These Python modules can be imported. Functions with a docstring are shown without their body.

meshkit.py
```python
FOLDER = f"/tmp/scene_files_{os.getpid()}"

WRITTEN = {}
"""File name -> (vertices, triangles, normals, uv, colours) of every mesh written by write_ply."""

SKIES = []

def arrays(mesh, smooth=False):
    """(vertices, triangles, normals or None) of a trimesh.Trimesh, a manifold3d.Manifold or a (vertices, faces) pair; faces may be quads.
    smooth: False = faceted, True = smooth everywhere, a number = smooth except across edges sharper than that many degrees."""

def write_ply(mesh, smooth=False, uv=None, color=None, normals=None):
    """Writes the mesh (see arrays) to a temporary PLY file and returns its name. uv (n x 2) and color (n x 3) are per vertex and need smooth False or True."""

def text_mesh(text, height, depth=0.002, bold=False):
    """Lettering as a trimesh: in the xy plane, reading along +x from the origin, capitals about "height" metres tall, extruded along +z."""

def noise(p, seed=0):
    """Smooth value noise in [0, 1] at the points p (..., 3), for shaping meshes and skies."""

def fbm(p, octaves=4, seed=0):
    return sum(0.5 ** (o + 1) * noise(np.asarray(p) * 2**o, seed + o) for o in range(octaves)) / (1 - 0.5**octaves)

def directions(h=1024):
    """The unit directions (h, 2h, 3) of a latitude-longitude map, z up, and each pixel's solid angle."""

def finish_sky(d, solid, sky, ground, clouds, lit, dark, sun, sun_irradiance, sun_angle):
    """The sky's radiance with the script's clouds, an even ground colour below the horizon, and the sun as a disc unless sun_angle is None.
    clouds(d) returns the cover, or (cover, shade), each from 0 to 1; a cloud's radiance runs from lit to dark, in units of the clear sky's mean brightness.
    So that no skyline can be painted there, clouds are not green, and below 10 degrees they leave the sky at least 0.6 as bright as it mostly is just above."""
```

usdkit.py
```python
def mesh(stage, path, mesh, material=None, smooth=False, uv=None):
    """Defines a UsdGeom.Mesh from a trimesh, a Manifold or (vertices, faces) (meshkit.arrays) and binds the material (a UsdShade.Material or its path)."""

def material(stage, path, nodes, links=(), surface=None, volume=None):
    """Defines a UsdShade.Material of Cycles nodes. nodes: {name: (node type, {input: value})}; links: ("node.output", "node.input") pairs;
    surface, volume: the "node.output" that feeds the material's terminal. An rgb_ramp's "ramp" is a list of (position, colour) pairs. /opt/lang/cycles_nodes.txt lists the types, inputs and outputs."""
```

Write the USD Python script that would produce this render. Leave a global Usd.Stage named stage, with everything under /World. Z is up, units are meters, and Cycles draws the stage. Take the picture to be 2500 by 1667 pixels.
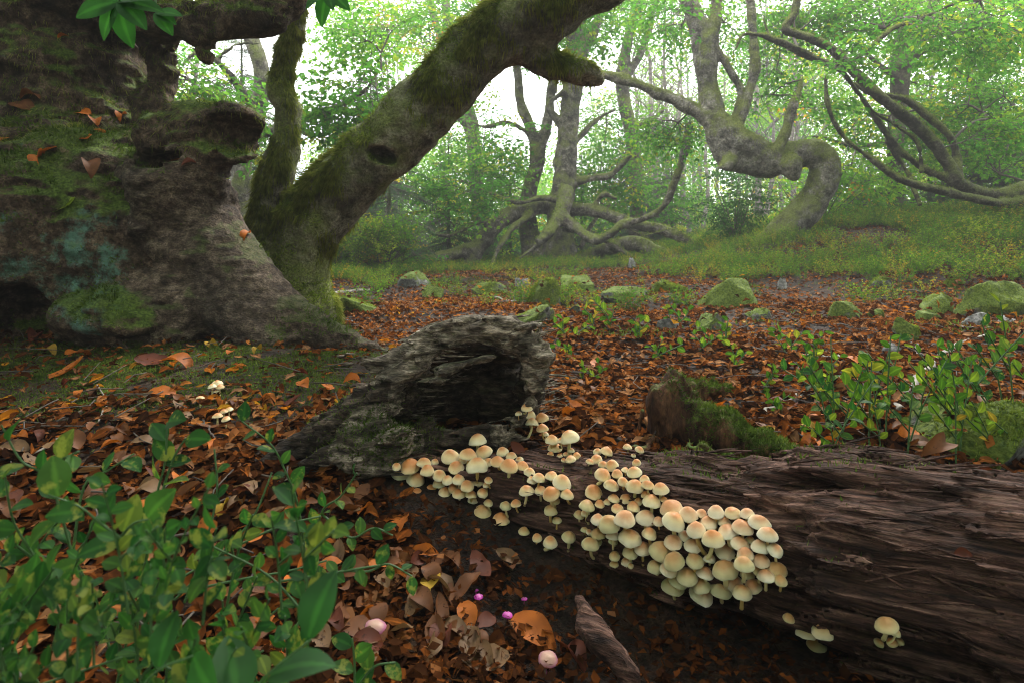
import math, numpy as np, usdkit, meshkit
from concurrent.futures import ThreadPoolExecutor
from scipy.spatial import cKDTree
from pxr import Usd, UsdGeom, UsdShade, UsdLux, Gf, Sdf, Vt

stage = Usd.Stage.CreateInMemory()
UsdGeom.Xform.Define(stage, '/World')
UsdGeom.Scope.Define(stage, '/World/Looks')
# ---------------------------------------------------------------- camera, sky, sun, exposure
F, CX, HV, CAMZ = 1490.0, 1250.0, 600.0, 0.5        # photo pixels (2500 wide) and eye height
cam = UsdGeom.Camera.Define(stage, '/World/camera')
cam.CreateHorizontalApertureAttr(36.0)
cam.CreateFocalLengthAttr(36.0 * F / 2500)
cam.CreateVerticalApertureOffsetAttr(-(833.5 - HV) / 2500 * 36.0)
cam.CreateFStopAttr(10.0)
cam.CreateFocusDistanceAttr(1.5)
cam.CreateExposureAttr(2.15)
cam.AddTranslateOp().Set((0, 0, CAMZ))
cam.AddRotateXYZOp().Set((90, 0, 0))
SUN_EL, SUN_AZ = math.radians(52), math.radians(25)     # azimuth from +y towards +x
SKY_STRENGTH, CLOUD = 0.10, (11.0, 11.2, 11.4)
dome = UsdLux.DomeLight.Define(stage, '/World/sky')
sky_mat = usdkit.material(stage, '/World/Looks/sky', {
    'sky': ('sky_texture', {'sky_type': 'single_scattering', 'sun_disc': False, 'sun_elevation': SUN_EL, 'sun_rotation': SUN_AZ}),
    'tc': ('texture_coordinate', {}),
    'cl': ('noise_texture', {'scale': 2.2, 'detail': 5.0, 'roughness': 0.55}),
    'cr': ('rgb_ramp', {'ramp': [(0.25, (.8, .8, .8)), (0.6, (1, 1, 1))]}),
    'mx': ('mix', {'color2': CLOUD}),
    'bg': ('background_shader', {'strength': SKY_STRENGTH}),
}, [('tc.generated', 'cl.vector'), ('cl.fac', 'cr.fac'), ('sky.color', 'mx.color1'), ('cr.color', 'mx.fac'), ('mx.color', 'bg.color')], surface='bg.background')
UsdShade.MaterialBindingAPI.Apply(dome.GetPrim()).Bind(sky_mat)
dome.GetPrim().SetCustomDataByKey('kind', 'structure')
sun = UsdLux.DistantLight.Define(stage, '/World/sun')
sun.CreateIntensityAttr(0.4); sun.CreateNormalizeAttr(True); sun.CreateAngleAttr(14.0); sun.CreateColorAttr((1.0, 0.96, 0.88))
sun.AddRotateXYZOp().Set((math.degrees(SUN_EL) - 90, 0, -math.degrees(SUN_AZ)))   # rotated below to the direction of the sun
_d = np.array([math.cos(SUN_EL) * math.sin(SUN_AZ), math.cos(SUN_EL) * math.cos(SUN_AZ), math.sin(SUN_EL)])
sun.ClearXformOpOrder()
_z = Gf.Vec3d(*_d); _x = Gf.Cross(Gf.Vec3d(0, 0, 1), _z).GetNormalized(); _y = Gf.Cross(_z, _x)
_m = Gf.Matrix4d(1.0); _m.SetRow(0, Gf.Vec4d(*_x, 0)); _m.SetRow(1, Gf.Vec4d(*_y, 0)); _m.SetRow(2, Gf.Vec4d(*_z, 0))
sun.MakeMatrixXform().Set(_m)
HAZE = 0.0026

# ---------------------------------------------------------------- helpers
def P(u, v, Y):
    return np.array([(u - CX) / F * Y, Y, CAMZ - (v - HV) / F * Y])
def px(p):
    p = np.asarray(p, float); return CX + p[..., 0] / p[..., 1] * F, HV - (p[..., 2] - CAMZ) / p[..., 1] * F
def sstep(a, b, x):
    t = np.clip((x - a) / (b - a), 0, 1); return t * t * (3 - 2 * t)
def unit(v):
    v = np.asarray(v, float); return v / np.maximum(np.linalg.norm(v, axis=-1, keepdims=True), 1e-12)
used = {}
def numbered(path):
    n = used.get(path, 0); used[path] = n + 1
    return path if n == 0 else f'{path}_{n:03d}'
def tag(prim, label=None, cat=None, group=None, kind=None):
    for k, x in (('label', label), ('category', cat), ('group', group), ('kind', kind)):
        if x: prim.SetCustomDataByKey(k, x)
    return prim
class Thing:
    def __init__(s, name, label, cat, loc=(0, 0, 0), group=None, kind=None):
        s.path = numbered('/World/' + name); s.loc = np.asarray(loc, float)
        x = UsdGeom.Xform.Define(stage, s.path); x.AddTranslateOp().Set(Gf.Vec3d(*map(float, s.loc)))
        s.prim = tag(x.GetPrim(), label, cat, group, kind)
def vnormals(v, f):
    n = np.zeros_like(v); c = np.cross(v[f[:, 1]] - v[f[:, 0]], v[f[:, 2]] - v[f[:, 0]])
    for k in range(3):
        for a in range(3): n[:, a] += np.bincount(f[:, k], c[:, a], len(v))
    return unit(n)
def quads(f):
    f = np.asarray(f); return np.vstack([f[:, [0, 1, 2]], f[:, [0, 2, 3]]]) if f.shape[1] == 4 else f
def put(parent, name, v, f, mat, smooth=True, normals=None, label=None, cat=None, group=None, kind=None, pv=None):
    """One Mesh prim: a part of a Thing (or of a path), or a thing of its own when parent is None. pv: {primvar: values per vertex}."""
    base = parent.path if isinstance(parent, Thing) else (parent or '/World')
    path = numbered(base + '/' + name); f = quads(f); v = np.asarray(v, float)
    if normals is None and smooth: normals = vnormals(v, f)
    if isinstance(parent, Thing): v = v - parent.loc
    m = UsdGeom.Mesh.Define(stage, path)
    m.CreatePointsAttr(Vt.Vec3fArray.FromNumpy(np.ascontiguousarray(v, np.float32)))
    m.CreateFaceVertexCountsAttr(Vt.IntArray.FromNumpy(np.full(len(f), 3, np.int32)))
    m.CreateFaceVertexIndicesAttr(Vt.IntArray.FromNumpy(np.ascontiguousarray(f, np.int32).ravel()))
    m.CreateSubdivisionSchemeAttr('none')
    if normals is not None:
        m.CreateNormalsAttr(Vt.Vec3fArray.FromNumpy(np.ascontiguousarray(normals, np.float32))); m.SetNormalsInterpolation('vertex')
    for k, x in (pv or {}).items():
        UsdGeom.PrimvarsAPI(m).CreatePrimvar(k, Sdf.ValueTypeNames.FloatArray, 'vertex').Set(Vt.FloatArray.FromNumpy(np.ascontiguousarray(x, np.float32)))
    UsdShade.MaterialBindingAPI.Apply(m.GetPrim()).Bind(mat)
    tag(m.GetPrim(), label, cat, group, kind)
    return path
def join(parts):
    vs, fs, n = [], [], 0
    for v, f in parts:
        vs.append(v); fs.append(quads(f) + n); n += len(v)
    return np.vstack(vs), np.vstack(fs)
def quat_from(R):
    """Rotation matrices (n,3,3) whose columns are the axes, to quaternions (w,x,y,z)."""
    from scipy.spatial.transform import Rotation
    q = Rotation.from_matrix(R).as_quat(); return q[:, [3, 0, 1, 2]]
def frames(zdir, rng, spin=None):
    """Frames with z along zdir and a random spin."""
    z = unit(zdir); a = np.where(np.abs(z[:, 2:]) < .9, [[0, 0, 1.]], [[1., 0, 0]])
    x = unit(np.cross(a, z)); y = np.cross(z, x); t = rng.uniform(0, 2 * np.pi, len(z)) if spin is None else spin
    c, s = np.cos(t)[:, None], np.sin(t)[:, None]
    return np.stack([x * c + y * s, -x * s + y * c, z], 2)
def instancer(parent, name, protos, pos, R, scale, which, label=None, cat=None, group=None, kind='stuff'):
    """protos: list of [(part name, v, f, mat, pv)]"""
    base = parent.path if isinstance(parent, Thing) else '/World'
    if isinstance(parent, Thing): pos = pos - parent.loc
    path = numbered(base + '/' + name)
    pi = UsdGeom.PointInstancer.Define(stage, path); targets = []
    for k, proto in enumerate(protos):
        pp = f'{path}/Prototypes/shape_{k:03d}'
        UsdGeom.Xform.Define(stage, pp); targets.append(Sdf.Path(pp))
        for (n, v, f, mat, pv) in proto: put(pp, n, v, f, mat, pv=pv)
    pi.CreatePrototypesRel().SetTargets(targets)
    pi.CreateProtoIndicesAttr(Vt.IntArray.FromNumpy(np.asarray(which, np.int32)))
    pi.CreatePositionsAttr(Vt.Vec3fArray.FromNumpy(np.ascontiguousarray(pos, np.float32)))
    q = quat_from(R).astype(np.float32)
    pi.CreateOrientationsAttr(Vt.QuathArray([Gf.Quath(float(a), float(b), float(c), float(d)) for a, b, c, d in q]))
    s = np.asarray(scale, np.float32); s = np.repeat(s[:, None], 3, 1) if s.ndim == 1 else s
    pi.CreateScalesAttr(Vt.Vec3fArray.FromNumpy(np.ascontiguousarray(s)))
    tag(pi.GetPrim(), label, cat, group, kind)
    return path
from scipy.ndimage import map_coordinates
_LAT = np.random.default_rng(77).random((64, 64, 64)).astype(np.float32)
def noise(p, seed=0):
    p = np.asarray(p, float) + np.array([seed * 7.31, seed * 3.17, seed * 11.77]); i = np.floor(p); t = p - i
    return map_coordinates(_LAT, ((i + t * t * (3 - 2 * t)) % 64).reshape(-1, 3).T, order=1, mode='grid-wrap').reshape(p.shape[:-1]).astype(float)
def fbm(p, octaves=4, seed=0):
    return sum(.5 ** (o + 1) * noise(np.asarray(p) * 2 ** o, seed + o) for o in range(octaves)) / (1 - .5 ** octaves)
def resample(pts, per=4):
    """Catmull-Rom through rows of points."""
    p = np.asarray(pts, float)
    if len(p) < 3: return np.array([p[0] + (p[-1] - p[0]) * t for t in np.linspace(0, 1, per + 1)])
    q = np.vstack([2 * p[0] - p[1], p, 2 * p[-1] - p[-2]]); out = []
    for i in range(len(p) - 1):
        a, b, c, d = q[i:i + 4]
        for t in np.arange(per) / per:
            out.append(.5 * (2 * b + (c - a) * t + (2 * a - 5 * b + 4 * c - d) * t * t + (3 * b - a - 3 * c + d) * t ** 3))
    return np.vstack(out + [p[-1]])
def slim(limbs, k): return [(n, [(u, v, Y, w * k) for u, v, Y, w in c]) for n, c in limbs]
def chain(pts, per=4):
    """Photo points (u, v, depth, width in pixels) to rows x, y, z, radius."""
    return resample([[*P(u, v, Y), w / 2 / F * Y] for u, v, Y, w in pts], per)
def tube(c, sides=6, cap=True, bump=0, seed=0):
    c = np.asarray(c, float); p, r = c[:, :3], c[:, 3]
    t = unit(np.gradient(p, axis=0)); n = len(p); a = np.zeros((n, 3))
    ref = np.array([0, 0, 1.]) if abs(t[0, 2]) < .9 else np.array([1., 0, 0])
    for i in range(n):
        ref = ref - t[i] * (ref @ t[i]); ref = ref / (np.linalg.norm(ref) + 1e-12); a[i] = ref
    b = np.cross(t, a); ang = np.arange(sides) * 2 * np.pi / sides
    d = np.cos(ang)[None, :, None] * a[:, None] + np.sin(ang)[None, :, None] * b[:, None]
    rr = np.repeat(r[:, None], sides, 1)
    if bump: rr = rr * (1 + bump * (noise((p[:, None] + d * r[:, None, None]) / max(r.max(), 1e-4) * 1.3, seed) - .5) * 2)
    v = (p[:, None] + d * rr[..., None]).reshape(-1, 3)
    i, j = np.meshgrid(np.arange(n - 1), np.arange(sides), indexing='ij')
    f = np.stack([i * sides + j, i * sides + (j + 1) % sides, (i + 1) * sides + (j + 1) % sides, (i + 1) * sides + j], -1).reshape(-1, 4)
    f = quads(f)
    if cap:
        v = np.vstack([v, p[:1], p[-1:]]); j = np.arange(sides); k = (n - 1) * sides
        f = np.vstack([f, np.stack([(j + 1) % sides, j, np.full(sides, n * sides)], 1), np.stack([k + j, k + (j + 1) % sides, np.full(sides, n * sides + 1)], 1)])
    return v, f
# ---- signed distances, blended, and turned into a mesh
def d_chain(p, c, far=1e3):
    """Distance from points to a chain of round cones (rows x, y, z, r), evaluated near it only."""
    d = np.full(len(p), far); m = c[:, 3].max() + .3
    lo, hi = c[:, :3].min(0) - m, c[:, :3].max(0) + m
    K = np.flatnonzero((p[:, 0] > lo[0]) & (p[:, 0] < hi[0]))
    for ax in (1, 2): K = K[(p[K, ax] > lo[ax]) & (p[K, ax] < hi[ax])]
    if len(K) == 0: return d
    Pk = p[K]; o = np.argsort(Pk[:, 0], kind='stable'); K, Pk = K[o], Pk[o]; x = np.ascontiguousarray(Pk[:, 0]); dk = np.full(len(K), far)
    for a, b in zip(c[:-1], c[1:]):
        m = max(a[3], b[3]) + .3; lo, hi = np.minimum(a[:3], b[:3]) - m, np.maximum(a[:3], b[:3]) + m
        i, j = np.searchsorted(x, lo[0]), np.searchsorted(x, hi[0])
        if j <= i: continue
        q = Pk[i:j]; k = np.flatnonzero((q[:, 2] > lo[2]) & (q[:, 2] < hi[2]))
        if len(k) == 0: continue
        q = q[k] - a[:3]; ba = b[:3] - a[:3]; t = np.clip(q @ ba / max(ba @ ba, 1e-12), 0, 1); k = k + i
        dk[k] = np.minimum(dk[k], np.sqrt(((q - t[:, None] * ba) ** 2).sum(1)) - (a[3] + t * (b[3] - a[3])))
    d[K] = dk; return d
def d_ell(p, c, r, R=None):
    q = p - np.asarray(c); q = q @ R if R is not None else q
    r = np.asarray(r); k = np.linalg.norm(q / r, axis=1); return k * (k - 1) / np.maximum(np.linalg.norm(q / r ** 2, axis=1), 1e-9)
def smin(a, b, k):
    h = np.clip(.5 + .5 * (b - a) / k, 0, 1); return b + (a - b) * h - k * h * (1 - h)
def smax(a, b, k): return -smin(-a, -b, k)
def surface(fn, lo, hi, h, margin=.0, fac=4):
    """Naive surface nets of fn(points)=0, evaluated only near the surface."""
    pool = ThreadPoolExecutor(4); one = fn
    def fn(p): return np.concatenate(list(pool.map(one, np.array_split(p, 12))))
    lo = np.asarray(lo, float); n = (np.ceil((np.asarray(hi) - lo) / h / fac).astype(int)) * fac + 1
    nc = (n - 1) // fac + 1
    g = np.stack(np.meshgrid(*[np.arange(k) * fac for k in nc], indexing='ij'), -1)
    dc = fn((lo + g.reshape(-1, 3) * h)).reshape(nc)
    near = np.abs(dc) < fac * h * 1.8 + margin
    cell = np.zeros(nc - 1, bool)
    for a in (0, 1):
        for b in (0, 1):
            for c in (0, 1): cell |= near[a:nc[0] - 1 + a, b:nc[1] - 1 + b, c:nc[2] - 1 + c]
    D = np.repeat(np.repeat(np.repeat(np.sign(dc[:-1, :-1, :-1]).astype(np.float32), fac, 0), fac, 1), fac, 2)
    D = np.pad(D, [(0, 1)] * 3, mode='edge'); M = np.zeros(n, bool)
    M[:-1, :-1, :-1] = np.repeat(np.repeat(np.repeat(cell, fac, 0), fac, 1), fac, 2)
    M[1:] |= M[:-1]; M[:, 1:] |= M[:, :-1]; M[:, :, 1:] |= M[:, :, :-1]
    idx = np.argwhere(M); D[M] = fn(lo + idx * h)
    S = D < 0; cnt = np.zeros(n - 1, np.uint8); offs = [(a, b, c) for a in (0, 1) for b in (0, 1) for c in (0, 1)]
    for a, b, c in offs: cnt += S[a:n[0] - 1 + a, b:n[1] - 1 + b, c:n[2] - 1 + c]
    act = (cnt > 0) & (cnt < 8); ci = np.argwhere(act)
    vid = np.full(n - 1, -1, np.int64); vid[act] = np.arange(len(ci))
    val = np.stack([D[ci[:, 0] + a, ci[:, 1] + b, ci[:, 2] + c] for a, b, c in offs], 1)
    o = np.array(offs, float); s, w = np.zeros((len(ci), 3)), np.zeros(len(ci))
    for i in range(8):
        for j in range(i + 1, 8):
            if np.abs(o[i] - o[j]).sum() == 1:
                x = (val[:, i] < 0) != (val[:, j] < 0); t = np.where(x, val[:, i] / np.where(x, val[:, i] - val[:, j], 1), 0)
                s += np.where(x[:, None], o[i] + t[:, None] * (o[j] - o[i]), 0); w += x
    V = lo + (ci + s / w[:, None]) * h; FF = []
    for ax in range(3):
        b, c = (ax + 1) % 3, (ax + 2) % 3
        s0 = [slice(1, -1)] * 3; s1 = [slice(1, -1)] * 3; s0[ax] = slice(0, -1); s1[ax] = slice(1, None)
        x = S[tuple(s0)] != S[tuple(s1)]; e = np.argwhere(x); e[:, b] += 1; e[:, c] += 1
        ins = S[e[:, 0], e[:, 1], e[:, 2]]
        def at(db, dc_):
            q = e.copy(); q[:, b] -= db; q[:, c] -= dc_; return vid[q[:, 0], q[:, 1], q[:, 2]]
        Q = np.stack([at(1, 1), at(0, 1), at(0, 0), at(1, 0)], 1); Q[~ins] = Q[~ins][:, ::-1]; FF.append(Q[(Q >= 0).all(1)])
    return V, quads(np.vstack(FF))
def blend(chains, k):
    def fn(p):
        d = np.full(len(p), 1e3)
        for c in chains: d = smin(d, d_chain(p, c), k)
        return d
    return fn
def bounds(chains, m=.1):
    a = np.vstack(chains); r = a[:, 3:] + m
    return (a[:, :3] - r).min(0), (a[:, :3] + r).max(0)
def split_parts(thing, names, chains, v, f, mats, n=None):
    """Cuts one welded mesh into a part per chain: each face goes to the chain it lies nearest to."""
    n = vnormals(v, f) if n is None else n
    c = v[f].mean(1); d = np.stack([d_chain(c, ch) for ch in chains], 1); own = d.argmin(1)
    for i, name in enumerate(names):
        ff = f[own == i]
        if len(ff) == 0: continue
        ids, inv = np.unique(ff, return_inverse=True)
        put(thing, name, v[ids], inv.reshape(-1, 3), mats if not isinstance(mats, (list, tuple)) else mats[i], normals=n[ids])
def sample_faces(v, f, n, rng, weight=None):
    a = np.linalg.norm(np.cross(v[f[:, 1]] - v[f[:, 0]], v[f[:, 2]] - v[f[:, 0]]), axis=1)
    if weight is not None: a = a * weight
    i = rng.choice(len(f), n, p=a / a.sum()); r = rng.random((n, 2)); s = np.sqrt(r[:, :1])
    b = np.hstack([1 - s, s * (1 - r[:, 1:]), s * r[:, 1:]]); p = (v[f[i]] * b[..., None]).sum(1)
    return p, unit(np.cross(v[f[i, 1]] - v[f[i, 0]], v[f[i, 2]] - v[f[i, 0]])), i
# ---------------------------------------------------------------- materials
def mat(name, nodes, links, surface='p.BSDF', volume=None):
    return usdkit.material(stage, '/World/Looks/' + name, nodes, links, surface=surface, volume=volume)
def ramp(*s): return ('rgb_ramp', {'ramp': list(s)})
def ground_like(name, low, mid, high, scale, rough=.9, bumps=.5, dist=.02, stretch=None, moss=None, moss_lo=.5, moss_hi=.62, up=(0.0, .5), lichen=None, spec=.25, spot=None, fine=4.5):
    """Bark, rock, rot: two scales of noise, a bump, and moss where the surface looks up (mixed with noise)."""
    n = {'g': ('geometry', {}), 'map': ('mapping', {'mapping_type': 'point', 'scale': (1, 1, 1), **(stretch or {})}),
         'a': ('noise_texture', {'scale': scale, 'detail': 4.0, 'roughness': .62}), 'b': ('noise_texture', {'scale': scale * .16, 'detail': 2.0, 'roughness': .55}),
         'f': ('noise_texture', {'scale': scale * fine, 'detail': 3.0, 'roughness': .7}),
         'r': ramp((.3, low), (.5, mid), (.72, high)), 'v': ramp((.3, (.5, .5, .5)), (.7, (1.25, 1.2, 1.15))),
         'm': ('mix', {'mix_type': 'multiply', 'fac': 1.0}), 'h': ('math', {'math_type': 'multiply_add', 'value2': .45}),
         'bp': ('bump', {'strength': bumps, 'distance': dist}), 'p': ('principled_bsdf', {'roughness': rough, 'specular_ior_level': spec})}
    l = [('g.position', 'map.vector'), ('map.vector', 'a.vector'), ('g.position', 'b.vector'), ('map.vector', 'f.vector'), ('a.fac', 'r.fac'), ('b.fac', 'v.fac'),
         ('r.color', 'm.color1'), ('v.color', 'm.color2'), ('f.fac', 'h.value1'), ('a.fac', 'h.value3'), ('h.value', 'bp.height'), ('bp.normal', 'p.normal')]
    n |= {'fv': ramp((.34, (.42, .40, .38)), (.5, (.95, .95, .95)), (.66, (1.55, 1.5, 1.45))), 'fm': ('mix', {'mix_type': 'multiply', 'fac': 1.0})}
    l += [('f.fac', 'fv.fac'), ('m.color', 'fm.color1'), ('fv.color', 'fm.color2')]; out = 'fm.color'
    if lichen:
        n |= {'ln': ('noise_texture', {'scale': lichen[2], 'detail': 6.0, 'roughness': .7}), 'lr': ramp((lichen[1], (0, 0, 0)), (lichen[1] + .08, (1, 1, 1))), 'lm': ('mix', {'color2': lichen[0]})}
        l += [('g.position', 'ln.vector'), ('ln.fac', 'lr.fac'), ('lr.color', 'lm.fac'), (out, 'lm.color1')]; out = 'lm.color'
    if spot:      # a lichen patch of its own outline
        n |= {'sd': ('vector_math', {'math_type': 'distance', 'vector2': spot[1]}), 'sn': ('noise_texture', {'scale': 9.0, 'detail': 7.0, 'roughness': .75}), 'sq': ('math', {'math_type': 'multiply_add', 'value2': -.9}), 'sm': ('map_range', {'from_min': spot[2], 'from_max': spot[2] - .12, 'clamp': True}), 'sc': ('mix', {'color2': spot[0]})}
        l += [('g.position', 'sd.vector1'), ('g.position', 'sn.vector'), ('sn.fac', 'sq.value1'), ('sd.value', 'sq.value3'), ('sq.value', 'sm.value'), ('sm.result', 'sc.fac'), (out, 'sc.color1')]; out = 'sc.color'
    if moss:
        n |= {'sx': ('separate_xyz', {}), 'mn': ('noise_texture', {'scale': 3.2, 'detail': 4.0, 'roughness': .68}), 'mf': ('noise_texture', {'scale': 90.0, 'detail': 1.0}),
              'mz': ('map_range', {'from_min': -1.0, 'from_max': 1.0, 'to_min': up[0], 'to_max': up[1], 'clamp': True}), 'ma': ('math', {'math_type': 'add'}),
              'mr': ramp((moss_lo, (0, 0, 0)), (moss_hi, (1, 1, 1))), 'mc': ramp((.3, moss[0]), (.7, moss[1])), 'mm': ('mix', {})}
        l += [('g.normal', 'sx.vector'), ('sx.z', 'mz.value'), ('g.position', 'mn.vector'), ('g.position', 'mf.vector'), ('mz.result', 'ma.value1'), ('mn.fac', 'ma.value2'),
              ('ma.value', 'mr.fac'), ('mf.fac', 'mc.fac'), ('mr.color', 'mm.fac'), (out, 'mm.color1'), ('mc.color', 'mm.color2')]; out = 'mm.color'
    return mat(name, n, l + [(out, 'p.base_color')])
MOSS = ((.030, .055, .010), (.105, .150, .028))
OLIVE = ((.060, .076, .016), (.150, .165, .045))
M = {}
M['bark'] = ground_like('bark', (.045, .039, .029), (.150, .138, .102), (.27, .255, .20), 16, moss=OLIVE, moss_lo=.68, moss_hi=.92, up=(.15, .5), bumps=1.0, dist=.03)
M['root_bark'] = ground_like('root_bark', (.018, .012, .008), (.076, .055, .040), (.185, .145, .112), 24, moss=MOSS, moss_lo=.95, moss_hi=1.08, up=(.02, .55), bumps=1.0, dist=.025, stretch={'scale': (1, 1, 1.5)})
M['dark_bark'] = ground_like('dark_bark', (.014, .008, .005), (.064, .042, .027), (.165, .120, .085), 24, moss=((.03, .055, .008), (.11, .165, .022)), moss_lo=.88, moss_hi=1.02, up=(.02, .55), bumps=1.0, dist=.03,
                             lichen=((.085, .12, .095), .66, 7.0), spot=((.085, .165, .125), (-1.78, 2.36, .45), -.15))
M['far_bark'] = ground_like('far_bark', (.026, .023, .018), (.092, .084, .068), (.22, .21, .18), 9, moss=OLIVE, moss_lo=.78, moss_hi=.95, up=(.05, .55), bumps=1.0, dist=.06)
M['pale_bark'] = ground_like('pale_bark', (.040, .037, .030), (.125, .118, .098), (.27, .26, .23), 9, moss=OLIVE, moss_lo=.74, moss_hi=.92, up=(.05, .55), bumps=1.0, dist=.06)
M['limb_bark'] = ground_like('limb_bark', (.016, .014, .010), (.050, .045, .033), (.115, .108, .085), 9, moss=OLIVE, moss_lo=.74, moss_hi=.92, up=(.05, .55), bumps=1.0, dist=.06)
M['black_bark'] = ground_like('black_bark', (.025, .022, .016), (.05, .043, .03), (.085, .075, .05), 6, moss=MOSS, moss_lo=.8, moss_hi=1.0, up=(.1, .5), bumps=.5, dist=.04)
M['birch_bark'] = ground_like('birch_bark', (.06, .055, .05), (.15, .135, .12), (.27, .25, .225), 3, bumps=.3, dist=.02)
M['rot_red'] = ground_like('rot_red', (.022, .011, .006), (.075, .034, .016), (.15, .075, .035), 22, moss=MOSS, moss_lo=.86, moss_hi=1.0, up=(.1, .5), bumps=.9, dist=.012, stretch={'scale': (1, 1, .35)})
M['log'] = ground_like('log', (.007, .003, .002), (.060, .029, .021), (.205, .120, .096), 60, moss=((.03, .03, .010), (.07, .07, .02)), moss_lo=1.08, moss_hi=1.25, up=(.05, .5), bumps=1.0, dist=.010, fine=3.0,
                       stretch={'mapping_type': 'texture', 'rotation': (0, 0, -.466), 'scale': (7.0, .7, .7)})
M['driftwood'] = ground_like('driftwood', (.014, .011, .008), (.120, .098, .076), (.42, .36, .30), 65, moss=((.03, .05, .01), (.07, .10, .02)), moss_lo=.98, moss_hi=1.1, up=(.05, .5), bumps=1.0, dist=.010, fine=3.0,
                             stretch={'scale': (.35, 1, 1.2)})
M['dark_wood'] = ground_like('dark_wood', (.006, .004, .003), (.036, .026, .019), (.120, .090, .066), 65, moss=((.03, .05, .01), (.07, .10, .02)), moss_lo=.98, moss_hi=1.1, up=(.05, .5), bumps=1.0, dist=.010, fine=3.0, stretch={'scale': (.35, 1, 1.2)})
M['rock'] = ground_like('rock', (.045, .047, .045), (.105, .108, .105), (.20, .20, .20), 12, moss=((.040, .065, .010), (.120, .155, .025)), moss_lo=.70, moss_hi=.80, up=(.0, .55), bumps=.6, dist=.03)
M['rock_patchy'] = ground_like('rock_patchy', (.045, .047, .045), (.105, .108, .105), (.20, .20, .20), 12, moss=((.040, .065, .010), (.120, .155, .025)), moss_lo=.80, moss_hi=.87, up=(.0, .55), bumps=.6, dist=.03)
M['bare_rock'] = ground_like('bare_rock', (.06, .062, .06), (.145, .148, .145), (.27, .27, .27), 12, bumps=.5, dist=.02)
M['soil'] = ground_like('soil', (.010, .006, .004), (.028, .016, .010), (.062, .036, .020), 30, moss=((.025, .045, .008), (.085, .125, .022)), moss_lo=1.08, moss_hi=1.16, up=(0, .5), bumps=.9, dist=.02)
M['moss_soil'] = ground_like('moss_soil', (.018, .030, .007), (.045, .070, .013), (.085, .120, .024), 40, bumps=.9, dist=.02)
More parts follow.
